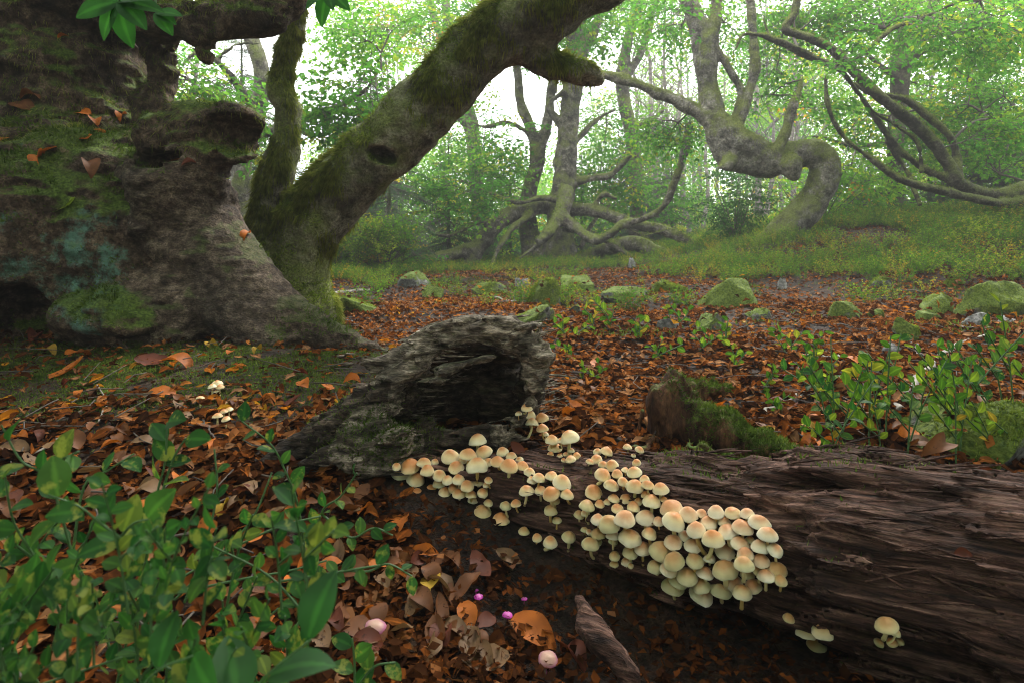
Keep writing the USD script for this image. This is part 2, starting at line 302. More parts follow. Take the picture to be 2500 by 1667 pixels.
def leafy(name, stops, trans=.48, rough=.55, veins=0, blotch=None, spec=.25, gain=1.8, attr=False, matte=False):
    n = {'o': ('attribute', {'attribute': 'rnd'}) if attr else ('object_info', {}), 'r': ramp(*stops), 'g': ('geometry', {}), 'nz': ('noise_texture', {'scale': 35.0, 'detail': 1.0}), 'nv': ramp((.3, (.7, .7, .7)), (.7, (1.2, 1.2, 1.2))),
         'm': ('mix', {'mix_type': 'multiply', 'fac': 1.0}), 'p': ('diffuse_bsdf', {}) if matte else ('principled_bsdf', {'roughness': rough, 'specular_ior_level': spec}), 't': ('translucent_bsdf', {}),
         'tg': ('mix', {'mix_type': 'multiply', 'fac': 1.0, 'color2': (gain, gain, gain * .8)}), 's': ('mix_closure', {'fac': trans})}
    n |= {'ra': ('attribute', {'attribute': 'rib'}), 'rr': ramp((.74, (1, 1, 1)), (.92, (1.7, 1.6, 1.35))), 'rm': ('mix', {'mix_type': 'multiply', 'fac': 1.0})}
    l = [('o.fac' if attr else 'o.random', 'r.fac'), ('g.position', 'nz.vector'), ('nz.fac', 'nv.fac'), ('r.color', 'm.color1'), ('nv.color', 'm.color2'), ('ra.fac', 'rr.fac'), ('m.color', 'rm.color1'), ('rr.color', 'rm.color2')]; out = 'rm.color'
    if blotch:
        n |= {'bn': ('noise_texture', {'scale': blotch[1], 'detail': 4.0, 'roughness': .65}), 'br': ramp((blotch[2], (0, 0, 0)), (blotch[2] + .07, (1, 1, 1))), 'bm': ('mix', {'color2': blotch[0]})}
        l += [('g.position', 'bn.vector'), ('bn.fac', 'br.fac'), ('br.color', 'bm.fac'), (out, 'bm.color1')]; out = 'bm.color'
    l += [(out, 'p.color' if matte else 'p.base_color'), (out, 'tg.color1'), ('tg.color', 't.color'), ('p.BSDF', 's.closure1'), ('t.BSDF', 's.closure2')]
    return mat(name, n, l, surface='s.closure')
M['beech_leaf'] = leafy('beech_leaf', [(0, (.038, .125, .014)), (.45, (.058, .170, .024)), (.88, (.105, .22, .026)), (1, (.24, .25, .02))], matte=True)
M['lime_leaf'] = leafy('lime_leaf', [(0, (.070, .185, .014)), (.5, (.105, .235, .024)), (.85, (.17, .29, .028)), (.97, (.36, .32, .02)), (1, (.38, .18, .02))], trans=.5, matte=True)
M['deep_leaf'] = leafy('deep_leaf', [(0, (.022, .065, .018)), (1, (.045, .115, .026))], trans=.35, matte=True)
M['fir_leaf'] = leafy('fir_leaf', [(0, (.022, .070, .028)), (1, (.050, .125, .042))], trans=.2, matte=True)
M['heath_leaf'] = leafy('heath_leaf', [(0, (.040, .105, .012)), (.5, (.080, .160, .016)), (.85, (.16, .20, .02)), (1, (.26, .17, .02))], trans=.4, matte=True)
M['bilberry_leaf'] = leafy('bilberry_leaf', [(0, (.010, .050, .010)), (.55, (.026, .085, .015)), (.85, (.045, .105, .016)), (1, (.09, .12, .018))], trans=.4, blotch=((.16, .19, .03), 55.0, .56), rough=.6, spec=.15)
M['near_leaf'] = leafy('near_leaf', [(0, (.016, .070, .012)), (1, (.022, .09, .015))], trans=.5)
M['litter'] = leafy('litter', [(0, (.016, .007, .004)), (.30, (.050, .018, .007)), (.50, (.115, .034, .008)), (.62, (.175, .055, .012)), (.76, (.20, .105, .055)), (.9, (.28, .085, .007)), (.97, (.32, .16, .015)), (1, (.06, .015, .008))],
                    trans=.22, rough=.8, blotch=((.03, .012, .006), 60.0, .60), gain=1.2, attr=True, matte=True)
for nm, c in (('leaf_orange', (.40, .105, .009)), ('leaf_brown', (.13, .046, .014)), ('leaf_tan', (.15, .080, .036)), ('leaf_yellow', (.32, .19, .018)), ('leaf_russet', (.10, .024, .010)), ('leaf_lime', (.18, .25, .025))):
    M[nm] = leafy(nm, [(0, tuple(x * .85 for x in c)), (1, tuple(x * 1.1 for x in c))], trans=.2, rough=.6, spec=.2, blotch=(tuple(x * .45 for x in c), 70.0, .6), gain=1.2)
M['moss'] = leafy('moss', [(0, (.026, .050, .010)), (.6, (.065, .100, .016)), (1, (.135, .165, .035))], trans=.3, rough=.8, spec=.1, attr=True, matte=True)
M['moss_bright'] = leafy('moss_bright', [(0, (.060, .095, .012)), (.6, (.130, .175, .022)), (1, (.23, .26, .045))], trans=.3, rough=.8, spec=.1, attr=True, matte=True)
M['hanging_moss'] = leafy('hanging_moss', [(0, (.090, .115, .018)), (.6, (.19, .21, .040)), (1, (.31, .31, .09))], trans=.3, rough=.85, spec=.1, attr=True, matte=True)
M['stem'] = mat('stem', {'p': ('principled_bsdf', {'base_color': (.040, .095, .025), 'roughness': .55})}, [])
M['twig'] = mat('twig', {'g': ('geometry', {}), 'n': ('noise_texture', {'scale': 40.0, 'detail': 4.0}), 'r': ramp((.3, (.022, .016, .011)), (.7, (.085, .065, .05))), 'p': ('principled_bsdf', {'roughness': .85})}, [('g.position', 'n.vector'), ('n.fac', 'r.fac'), ('r.color', 'p.base_color')])
M['pale_twig'] = mat('pale_twig', {'g': ('geometry', {}), 'n': ('noise_texture', {'scale': 60.0, 'detail': 4.0}), 'r': ramp((.3, (.10, .085, .07)), (.7, (.27, .24, .20))), 'p': ('principled_bsdf', {'roughness': .85})}, [('g.position', 'n.vector'), ('n.fac', 'r.fac'), ('r.color', 'p.base_color')])
def cap_mat(name, rim, mid, top):
    return mat(name, {'a': ('attribute', {'attribute': 'rim'}), 'g': ('geometry', {}), 'n': ('noise_texture', {'scale': 45.0, 'detail': 4.0, 'roughness': .6}), 'n2': ('noise_texture', {'scale': 400.0, 'detail': 4.0}),
        'w': ('math', {'math_type': 'multiply_add', 'value2': .36}), 's': ('math', {'math_type': 'add', 'value2': -.18}), 'r': ramp((.08, top), (.32, tuple(.8 * x + .2 * y for x, y in zip(top, mid))), (.58, mid), (.90, rim), (1, rim)),
        'b': ('bump', {'strength': .15, 'distance': .002}), 'p': ('principled_bsdf', {'roughness': .48, 'specular_ior_level': .35, 'sheen_weight': .08})},
        [('g.position', 'n.vector'), ('g.position', 'n2.vector'), ('n.fac', 'w.value1'), ('a.fac', 'w.value3'), ('w.value', 's.value1'), ('s.value', 'r.fac'), ('r.color', 'p.base_color'), ('n2.fac', 'b.height'), ('b.normal', 'p.normal')])
M['cap'] = cap_mat('cap', (.66, .60, .42), (.67, .51, .27), (.50, .175, .040))
M['cap_pale'] = cap_mat('cap_pale', (.67, .63, .49), (.68, .54, .35), (.50, .20, .068))
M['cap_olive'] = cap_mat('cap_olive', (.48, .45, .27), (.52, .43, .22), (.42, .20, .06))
M['cap_pink'] = cap_mat('cap_pink', (.28, .035, .13), (.32, .10, .17), (.42, .25, .18))
M['cap_magenta'] = cap_mat('cap_magenta', (.50, .03, .36), (.52, .05, .38), (.50, .10, .36))
M['gill'] = mat('gill', {'p': ('principled_bsdf', {'base_color': (.30, .26, .09), 'roughness': .7})}, [])
M['stipe'] = mat('stipe', {'p': ('principled_bsdf', {'base_color': (.52, .34, .11), 'roughness': .6})}, [])
M['stipe_pale'] = mat('stipe_pale', {'p': ('principled_bsdf', {'base_color': (.60, .50, .24), 'roughness': .6})}, [])
M['stipe_pink'] = mat('stipe_pink', {'p': ('principled_bsdf', {'base_color': (.42, .10, .26), 'roughness': .6})}, [])
# ---------------------------------------------------------------- ground
def gz(x, y):
    x, y = np.asarray(x, float), np.asarray(y, float)
    z = sstep(2.6, 10.3, y) * (.10 + .92 * sstep(.5, 7, x))
    z = z - (.06 + .09 * sstep(-.35, .1, x)) * np.exp(-((y - .92) / .30) ** 2) * sstep(-1.0, -.2, x)
    z = z + .13 * np.exp(-((x + 1.7) ** 2 / 1.1 + (y - 2.75) ** 2 / .7)) + .05 * np.exp(-((x + .8) ** 2 / .2 + (y - 2.2) ** 2 / .2))
    q = np.stack([x, y, np.zeros_like(x)], -1)
    amp = np.where(y > .3, 1, 0) * np.clip(np.hypot(x, y) / 2.5, .35, 1.6)
    return z + amp * (.15 * (fbm(q * .9, 3, 5) - .5) + .035 * (fbm(q * 5, 3, 9) - .5)) + .9 * (fbm(q * .12, 2, 3) - .5) * sstep(9, 25, np.hypot(x, y))
def G(u, v):
    """The ground under a pixel of the photograph."""
    u, v = np.atleast_1d(np.asarray(u, float)), np.atleast_1d(np.asarray(v, float))
    dx, dz = (u - CX) / F, -(v - HV) / F; ys = np.geomspace(.35, 60, 500)
    below = CAMZ + dz[:, None] * ys < gz(dx[:, None] * ys, np.broadcast_to(ys, (len(u), 500))); i = np.where(below.any(1), below.argmax(1), 499); i = np.maximum(i, 1); lo, hi = ys[i - 1], ys[i]
    for _ in range(9):
        m = (lo + hi) / 2; bl = CAMZ + dz * m < gz(dx * m, m); hi = np.where(bl, m, hi); lo = np.where(bl, lo, m)
    y = (lo + hi) / 2; return np.stack([dx * y, y, gz(dx * y, y)], 1)
def gnormal(x, y, e=.03):
    return unit(np.stack([-(gz(x + e, y) - gz(x - e, y)) / (2 * e), -(gz(x, y + e) - gz(x, y - e)) / (2 * e), np.ones_like(x)], -1))
xs = np.unique(np.concatenate([np.linspace(-90, -8, 40), np.linspace(-8, -2, 60), np.linspace(-2, 3, 150), np.linspace(3, 10, 60), np.linspace(10, 90, 40)]).round(4))
ys = np.unique(np.concatenate([np.linspace(-20, .2, 30), np.linspace(.2, 4, 130), np.linspace(4, 14, 90), np.linspace(14, 130, 60)]).round(4))
X, Y = np.meshgrid(xs, ys, indexing='ij'); Z = gz(X, Y)
i, j = np.meshgrid(np.arange(len(xs) - 1), np.arange(len(ys) - 1), indexing='ij'); k = len(ys)
put(None, 'ground', np.stack([X, Y, Z], -1).reshape(-1, 3), np.stack([i * k + j, (i + 1) * k + j, (i + 1) * k + j + 1, i * k + j + 1], -1).reshape(-1, 4), M['soil'],
    label='dark woodland soil under the fallen leaves', cat='ground', kind='structure')

# ---------------------------------------------------------------- leaves, sprays and other small shapes
def leaf(L=1.0, W=.6, curl=.3, fold=.2, twist=0., n=4, seed=0, stalk=0.0, wave=0.0):
    """A leaf from the origin along +x, its upper side towards +z."""
    if n == 1:      # a folded diamond of two triangles
        h = W / 2 * math.cos(fold); z = W / 2 * math.sin(fold); return np.array([[0, 0, 0], [.45 * L, -h, z], [L, 0, -.3 * curl * L], [.45 * L, h, z]]), np.array([[0, 1, 2], [0, 2, 3]])
    t = np.linspace(0, 1, n + 1); w = W / 2 * np.sin(np.pi * np.clip(t, .03, .985) ** .85) ** .75
    ang = curl * (t - .4) * 2; x = L * np.cumsum(np.r_[0, np.cos((ang[1:] + ang[:-1]) / 2)]) / n; z = -L * np.cumsum(np.r_[0, np.sin((ang[1:] + ang[:-1]) / 2)]) / n
    rng = np.random.default_rng(seed); rows = []
    for s in (-1, 0, 1):
        tw = twist * t * s; rows.append(np.stack([x, s * w * math.cos(fold), z + np.abs(s) * w * math.sin(fold) + tw * w + wave * L * (rng.random(n + 1) - .5) * abs(s)], 1))
    v = np.stack(rows, 1).reshape(-1, 3); i, j = np.meshgrid(np.arange(n), np.arange(2), indexing='ij')
    f = quads(np.stack([i * 3 + j, (i + 1) * 3 + j, (i + 1) * 3 + j + 1, i * 3 + j + 1], -1).reshape(-1, 4))
    if stalk:
        s = np.array([[0, .012 * L, 0], [0, -.012 * L, 0], [-stalk * L, 0, -.03 * L]]); f = np.vstack([f, [[len(v), len(v) + 2, len(v) + 1]]]); v = np.vstack([v, s])
    return v, f
def rot(yaw=0, pitch=0, roll=0):
    cy, sy, cp, sp, cr, sr = math.cos(yaw), math.sin(yaw), math.cos(pitch), math.sin(pitch), math.cos(roll), math.sin(roll)
    return np.array([[cy, -sy, 0], [sy, cy, 0], [0, 0, 1]]) @ np.array([[cp, 0, sp], [0, 1, 0], [-sp, 0, cp]]) @ np.array([[1, 0, 0], [0, cr, -sr], [0, sr, cr]])
def place(m, R, t): return m[0] @ R.T + t, m[1]
def spray(seed, leaves=15, size=.42, L=.068, W=.044, n=2, droop=.25, flat=1.0):
    """A flat beech spray: a zigzag twig with leaves left and right, and two side twigs."""
    rng = np.random.default_rng(seed); out, twig = [], []
    def shoot(p0, yaw, length, k):
        p, step = np.array(p0, float), length / k; pts = [p]; pitch = droop * .3
        for i in range(k):
            y = yaw + .25 * (-1) ** i; pitch += droop / k
            p = p + step * np.array([math.cos(y) * math.cos(pitch), math.sin(y) * math.cos(pitch), -math.sin(pitch)]); pts.append(p)
            ly = y + (-1) ** i * rng.uniform(.6, 1.1); s = rng.uniform(.75, 1.15)
            out.append(place(leaf(L * s, W * s, rng.uniform(-.2, .5), rng.uniform(.05, .35), n=n), rot(ly, pitch + rng.normal(0, .25 * flat) + .15, rng.normal(0, .35 * flat)), p))
        out.append(place(leaf(L, W, .3, .2, n=n), rot(yaw, pitch + .2, 0), p))
        twig.append(tube(np.c_[np.array(pts), np.linspace(.0028, .001, len(pts))], 3, cap=False)); return pts
    pts = shoot((0, 0, 0), 0, size, max(3, int(leaves * .45)))
    for s in (-1, 1):
        q = pts[1 + (s > 0)]; shoot(q, s * rng.uniform(.6, .9), size * .6, max(2, int(leaves * .27)))
    return join(out), join(twig)
def sprays(seed, leaf_mat, count=3, **kw):
    out = []
    for k in range(count):
        a, b = spray(seed + k, **kw); out.append([('leaves', *a, leaf_mat, None), ('twig', *b, M['twig'], None)])
    return out
def tuft(seed, blades=16, L=1.0, w=.07, spread=.9):
    rng = np.random.default_rng(seed); v, f = [], []
    for i in range(blades):
        a, tilt, l = rng.uniform(0, 2 * np.pi), rng.uniform(.1, spread), L * rng.uniform(.5, 1.1)
        d = np.array([math.cos(a) * math.sin(tilt), math.sin(a) * math.sin(tilt), math.cos(tilt)]); s = np.array([-math.sin(a), math.cos(a), 0]) * w * L
        b = np.array([math.cos(a), math.sin(a), 0]) * rng.uniform(0, .35) * L; q = d * l + np.array([0, 0, -.25 * l * tilt])
        v += [b - s, b + s, b + d * l * .55 + s * .8, b + d * l * .55 - s * .8, b + q]; n = 5 * i; f += [[n, n + 1, n + 2], [n, n + 2, n + 3], [n + 3, n + 2, n + 4]]
    return np.array(v), np.array(f)
def blades(parent, name, p, nn, L, wid, mt, rng, hanging=False, label=None, cat=None, kind='stuff', lean=.55, sub=None):
    """Thin moss blades, one triangle each, rooted at points p with surface normals nn; they hang when hanging is true. One mesh."""
    n = len(p); L = L * rng.uniform(.45, 1.35, n)[:, None]
    if hanging: d = unit(nn * rng.uniform(.10, .5, (n, 1)) - (np.array([0, 0, 1.]) - nn * nn[:, 2:]) + rng.normal(0, .16, (n, 3)))
    else: d = unit(nn + [0, 0, .25] + rng.normal(0, lean, (n, 3)))
    s = unit(np.cross(d, nn + rng.normal(0, .5, (n, 3)))) * wid * L; v = np.stack([p - s, p + s, p + d * L], 1).reshape(-1, 3)
    nr = unit(nn + .55 * d + rng.normal(0, .25, (n, 3))); rnd = np.clip(.75 * fbm(p * 14, 2, 3) + .5 * (rng.random(n) - .5) + .12, 0, 1)
    return put(parent, name, v, np.arange(3 * n).reshape(-1, 3), M[mt], normals=np.repeat(nr, 3, 0), pv={'rnd': np.repeat(rnd, 3)}, label=label, cat=cat, kind=kind)
def moss_on(parent, v, f, n, size, seed, where=None, hanging=False, name='moss', label=None, up=(-.1, .5), mt='moss', wid=None):
    """Moss on a mesh, thicker where it looks up and in patches."""
    rng = np.random.default_rng(seed); p, nn, fi = sample_faces(v, f, int(n), rng); vn = vnormals(v, f); nn = unit(vn[f[fi]].mean(1))
    w = sstep(up[0], up[1], nn[:, 2]) * sstep(.38, .56, fbm(p * 2.6, 4, seed)) * sstep(.30, .5, fbm(p * 11, 2, seed + 1))
    if where is not None: w = w * where(p, nn)
    k = rng.random(len(p)) < w; p, nn = p[k], nn[k]
    if len(p) > 2: blades(parent, name, p - nn * size * .08, nn, size, wid or (.06 if hanging else .14), 'hanging_moss' if hanging else mt, rng, hanging, label)
def twigs_and_sprays(thing, limbs, blobs, protos, seed, tilt=.25, scale=(.75, 1.25), sag=.06, name='crown', twig_r=.0022, no_twigs=False):
    """Grows branchlets from the limbs out to spray points in the given blobs (u, v, depth, half width, half height in pixels, half depth in m, count)."""
    rng = np.random.default_rng(seed); pts = []
    for (u, v, Yb, ru, rv, rd, n) in blobs:
        q = rng.normal(0, 1, (n, 3)); q = q / np.linalg.norm(q, axis=1, keepdims=True) * rng.random((n, 1)) ** (1 / 2.4)
        keep = fbm(q * 2.1 + seed, 3, seed) > .40; q = q[keep]
        yy = Yb + q[:, 1] * rd; pts.append(np.stack([(u + q[:, 0] * ru - CX) / F * yy, yy, CAMZ - (v + q[:, 2] * rv - HV) / F * yy], 1))
    pts = np.vstack(pts); pts = pts[pts[:, 2] > gz(pts[:, 0], pts[:, 1]) + .15]
    base = np.vstack(limbs)[:, :3]; tree = cKDTree(base); d0, i0 = tree.query(pts); order = np.argsort(d0); pts = pts[order]
    node, par = list(base), [-1] * len(base); nb = len(base); B = np.zeros((nb + len(pts), 3)); B[:nb] = base; D = np.zeros(nb + len(pts)); n = nb
    for p in pts:
        d = np.linalg.norm(B[:n] - p, axis=1) + .35 * D[:n]; k = int(d.argmin()); B[n] = p; D[n] = D[k] + np.linalg.norm(B[k] - p); par.append(k); n += 1
    par = np.array(par); load = np.ones(n)
    for i in range(n - 1, nb - 1, -1):
        if par[i] >= nb: load[par[i]] += load[i]
    if not no_twigs:
        out = []
        for i in range(nb, n):
            a, b = B[par[i]], B[i]; r1 = twig_r * load[i] ** .45; r0 = twig_r * (load[par[i]] if par[i] >= nb else load[i] * 1.3) ** .45; l = np.linalg.norm(b - a)
            t = np.linspace(0, 1, 5)[:, None]; c = a + (b - a) * t + np.array([0, 0, 1.]) * (sag * l * np.sin(np.pi * t)) + rng.normal(0, .05 * l, (1, 3)) * np.sin(np.pi * t) + rng.normal(0, .02 * l, (1, 3)) * np.sin(2 * np.pi * t)
            out.append(tube(np.c_[c, np.linspace(min(r0, r1 * 2.2), r1, 5)], 4 if r1 > .006 else 3, cap=False))
        put(thing, 'twigs', *join(out), M['twig'], kind='stuff')
    d = B[nb:n] - B[par[nb:n]]; d[:, 2] *= .4; x = unit(d + rng.normal(0, .25, d.shape) * np.linalg.norm(d, axis=1, keepdims=True))
    y = unit(np.cross(np.array([0, 0, 1.]) + rng.normal(0, tilt, x.shape), x)); R = np.stack([x, y, np.cross(x, y)], 2)
    instancer(thing, name, protos, B[nb:n], R, rng.uniform(*scale, n - nb), rng.integers(0, len(protos), n - nb))

# ---------------------------------------------------------------- the great hollow beech on the left
def noisy(fn, amp, freq, seed, amp2=0, freq2=1, squash=(1, 1, 1)):
    s = np.array(squash)
    return lambda p: fn(p) + amp * (fbm(p * freq * s, 3, seed) - .5) + (amp2 * (fbm(p * freq2 * s, 2, seed + 7) - .5) if amp2 else 0)
bole = Thing('hollow_beech_trunk', 'huge dark hollow beech trunk with leafy ledge and roots at the left edge', 'tree', P(200, 800, 3.0))
B_ = {
 'bole': [chain([(70, 660, 3.05, 640), (-240, 640, 3.1, 700)]), chain([(330, 590, 2.95, 400), (200, 520, 3.0, 420)]), chain([(140, 480, 3.0, 320), (-150, 450, 3.0, 360)]), chain([(210, 430, 3.3, 360), (-100, 420, 3.4, 420)])],
 'root': [chain([(455, 480, 2.78, 165), (482, 560, 2.80, 200), (545, 670, 2.78, 235), (660, 770, 2.7, 185), (800, 822, 2.62, 105), (880, 845, 2.58, 66), (960, 872, 2.53, 26)]),
          chain([(560, 720, 2.75, 200), (640, 840, 2.55, 130), (690, 890, 2.45, 40)]), chain([(430, 760, 2.7, 220), (360, 860, 2.55, 120)])],
 'stump': [chain([(345, 425, 2.62, 120), (420, 440, 2.66, 140), (490, 440, 2.72, 110)]), chain([(360, 440, 2.62, 130), (420, 560, 2.75, 170)])],
 'upper_trunk': [chain([(170, 300, 3.45, 400), (140, 120, 3.5, 450), (100, -140, 3.5, 480)]), chain([(-50, 120, 3.25, 240), (60, 10, 3.2, 260), (200, -40, 3.2, 230)]),
                 chain([(372, 300, 3.2, 90), (372, 180, 3.2, 78), (385, 60, 3.2, 110), (350, -40, 3.2, 200)]), chain([(180, 250, 3.25, 120), (40, 200, 3.2, 170), (-100, 210, 3.2, 200)])],
 'broken_branch': [chain([(400, 345, 2.85, 130), (480, 325, 2.78, 150), (560, 318, 2.7, 145), (585, 325, 2.68, 130)]), chain([(430, 385, 2.75, 60), (520, 385, 2.66, 50), (575, 375, 2.62, 30)])],
 'overhead_limb': [chain([(300, 10, 3.2, 160), (400, 42, 3.0, 105), (500, 45, 2.95, 115), (600, 48, 2.95, 112), (665, 12, 2.95, 112), (720, -80, 2.95, 110)]), chain([(455, 60, 2.92, 60), (490, 105, 2.92, 46), (508, 150, 2.92, 8)]), chain([(545, 40, 2.85, 36), (530, 95, 2.85, 20), (528, 108, 2.85, 8)]), chain([(430, 70, 3.05, 60), (420, 110, 3.1, 40), (450, 108, 3.1, 22)])],
 'root_knob': [chain([(190, 770, 2.62, 130), (280, 778, 2.5, 92), (345, 786, 2.45, 46)])],
}
bch = [c for cs in B_.values() for c in cs]
_bl = blend(bch, .07)
def bole_fn(p):
    d = _bl(p)
    d = smax(d, -d_ell(p, P(255, 150, 3.02), (.20, .30, .19)), .05)              # dark recess under the upper trunk
    d = smax(d, -d_ell(p, P(562, 320, 2.56), (.15, .24, .088)), .02)             # the rotted-out branch
    d = smax(d, -d_ell(p, P(425, 395, 2.72), (.16, .14, .07)), .03)              # hollow behind the stump rim
    d = smax(d, -d_ell(p, P(330, 800, 2.3), (.15, .12, .06)), .02)
    d = smax(d, -d_ell(p, P(385, 640, 2.42), (.11, .14, .20), rot(0, .35, 0)), .06)   # furrow left of the root
    d = smax(d, -d_ell(p, P(10, 790, 2.5), (.16, .2, .13)), .05); d = smax(d, -d_ell(p, P(60, 470, 2.42), (.22, .10, .07), rot(0, .2, 0)), .04); d = smax(d, -d_ell(p, P(480, 40, 2.95), (.02, .2, .02)), .02)
    calm = 1 - .75 * sstep(-1.55, -1.2, p[:, 0]) * sstep(.75, .55, p[:, 2])
    ridge = np.abs(fbm(p * np.array([5, 5, 13.]), 3, 14) - .5) * 2
    return d + calm * (.15 * (fbm(p * 2.6, 3, 11) - .5) + .075 * (fbm(p * 8, 3, 12) - .5) - .05 * ridge) + .02 + .020 * (fbm(p * np.array([16, 16, 55.]), 2, 13) - .5)
lo, hi = bounds(bch, .05); lo[0] = max(lo[0], -3.6); lo[2] = max(lo[2], -.15); hi[2] = min(hi[2], 2.3)
bv, bf = surface(bole_fn, lo, hi, .0135, margin=.06)
names = [n for n, cs in B_.items() for c in cs]
_n = vnormals(bv, bf); _c = bv[bf].mean(1); _own = np.stack([np.minimum.reduce([d_chain(_c, c) for c in cs]) for cs in B_.values()], 1).argmin(1)
for q, nme in enumerate(B_):
    ff = bf[_own == q]; ids, inv = np.unique(ff, return_inverse=True); put(bole, nme, bv[ids], inv.reshape(-1, 3), M['root_bark' if nme in ('root', 'stump') else 'dark_bark'], normals=_n[ids])
moss_on(bole, bv, bf, 230000, .020, 21, up=(-.25, .7), where=lambda p, n: 1 - .8 * np.exp(-(((px(p)[0] - 620) / 170) ** 2 + ((px(p)[1] - 720) / 120) ** 2)))
moss_on(bole, bv, bf, 90000, .045, 22, hanging=True, name='hanging_moss', wid=.03, up=(-.6, .3), where=lambda p, n: (p[:, 2] > .9) * 1.0)

# ---------------------------------------------------------------- the leaning beech and its snag
def welded(name, label, limbs, k, h, barkm, amp, seed, extra=None, cat='tree', group=None, freq=6, zmin=-.25, zmax=99, a2=.02, f2=16):
    chs = [chain(c) for _, c in limbs]; base = chs[0][0, :3].copy(); base[2] = gz(base[0], base[1])
    t = Thing(name, label, cat, base, group); fn0 = noisy(blend(chs, k), amp, freq, seed, a2, f2)
    fn = (lambda p: extra(p, fn0(p))) if extra else fn0
    lo, hi = bounds(chs, .06); lo[2] = max(lo[2], zmin); hi[2] = min(hi[2], zmax)
    v, f = surface(fn, lo, hi, h, margin=amp)
    split_parts(t, [n for n, _ in limbs], chs, v, f, barkm); return t, chs, v, f
lean_limbs = [('trunk', [(705, 800, 3.45, 270), (712, 655, 3.45, 190), (785, 512, 3.42, 164), (882, 412, 3.38, 172), (988, 316, 3.32, 170), (1083, 220, 3.28, 164), (1192, 110, 3.22, 168), (1330, 25, 3.15, 164), (1500, -90, 3.1, 170)]),
    ('branch', [(1270, 110, 3.2, 100), (1330, 152, 3.25, 86), (1400, 176, 3.28, 62), (1440, 186, 3.3, 48), (1458, 192, 3.31, 30)]),
    ('snag', [(655, 640, 3.5, 110), (640, 550, 3.5, 88), (664, 455, 3.5, 88), (692, 365, 3.5, 76), (706, 280, 3.5, 64), (686, 215, 3.5, 60), (690, 150, 3.5, 58), (716, 85, 3.5, 58), (722, 20, 3.5, 48), (718, -90, 3.5, 50)])]
def lean_cut(p, d):
    d = smax(d, -d_ell(p, P(930, 378, 3.18), (.080, .16, .042), rot(0, .3, 0)), .012)
    d = smax(d, -d_ell(p, P(1440, 200, 3.24), (.05, .05, .035)), .01)
    d = smax(d, -d_ell(p, P(640, 520, 3.36), (.045, .06, .16)), .02); return smax(d, -d_ell(p, P(690, 352, 3.38), (.03, .03, .035)), .012)
lean, lch, lv, lf = welded('leaning_beech', 'mossy beech trunk leaning right in an arch with a knot hole', slim(lean_limbs, .94), .06, .0145, M['bark'], .07, 31, lean_cut)
moss_on(lean, lv, lf, 260000, .055, 32, hanging=True, name='hanging_moss', up=(-.75, .1), where=lambda p, n: 1.0 - (np.hypot((px(p)[0] - 930) / 62, (px(p)[1] - 375) / 42) < 1) - .8 * ((px(p)[0] > 1385) & (px(p)[1] > 130)))
moss_on(lean, lv, lf, 110000, .020, 33, mt='moss_bright', up=(-.2, .5))

# ---------------------------------------------------------------- the S-shaped beech
s_limbs = [('trunk', [(1862, 640, 9.0, 92), (1900, 585, 9.0, 84), (1962, 520, 9, 78), (2002, 455, 9, 76), (2014, 408, 9, 76), (1985, 374, 9, 72), (1920, 382, 9, 72), (1870, 395, 9, 84), (1815, 396, 9, 58), (1772, 385, 9, 52), (1752, 325, 9, 60), (1738, 262, 9, 60), (1727, 200, 9, 52), (1716, 120, 9, 52), (1695, 40, 9, 46), (1660, -60, 9, 40)]),
    ('limb', [(1727, 170, 8.95, 44), (1742, 100, 8.9, 36), (1748, 20, 8.9, 30), (1748, -80, 8.9, 28)]),
    ('limb', [(1880, 395, 8.95, 64), (1840, 362, 8.9, 66), (1790, 335, 8.9, 64), (1762, 290, 8.9, 44)]),
    ('limb', [(1800, 310, 8.85, 30), (1822, 250, 8.8, 27), (1841, 170, 8.8, 26), (1838, 80, 8.8, 24), (1825, -60, 8.8, 20)]),
    ('limb', [(1795, 300, 8.9, 26), (1808, 225, 8.9, 22), (1780, 170, 8.9, 20), (1755, 128, 8.9, 16)]),
    ('dead_branch', [(1885, 385, 8.8, 34), (1915, 330, 8.75, 27), (1932, 270, 8.7, 23), (1950, 225, 8.7, 14), (1958, 185, 8.7, 4)]),
    ('limb', [(1735, 295, 9, 40), (1690, 268, 9, 34), (1630, 238, 9, 30), (1560, 208, 9, 28), (1500, 188, 9, 26), (1448, 178, 9, 24)]),
    ('stub', [(1790, 392, 8.9, 40), (1770, 405, 8.75, 26), (1758, 410, 8.7, 12)]), ('burr', [(1930, 405, 8.75, 60), (1940, 430, 8.75, 34)])]
stree, sch, sv, sf = welded('twisted_beech', 'S-shaped mossy beech with a crooked trunk above the grey rocks', slim(s_limbs, .94), .07, .024, M['pale_bark'], .07, 41, freq=4, a2=.03, f2=9, zmax=5.2)
moss_on(stree, sv, sf, 60000, .045, 42, hanging=True, name='hanging_moss', up=(-.3, .4))
moss_on(stree, sv, sf, 40000, .025, 43, mt='moss_bright', up=(.2, .7))

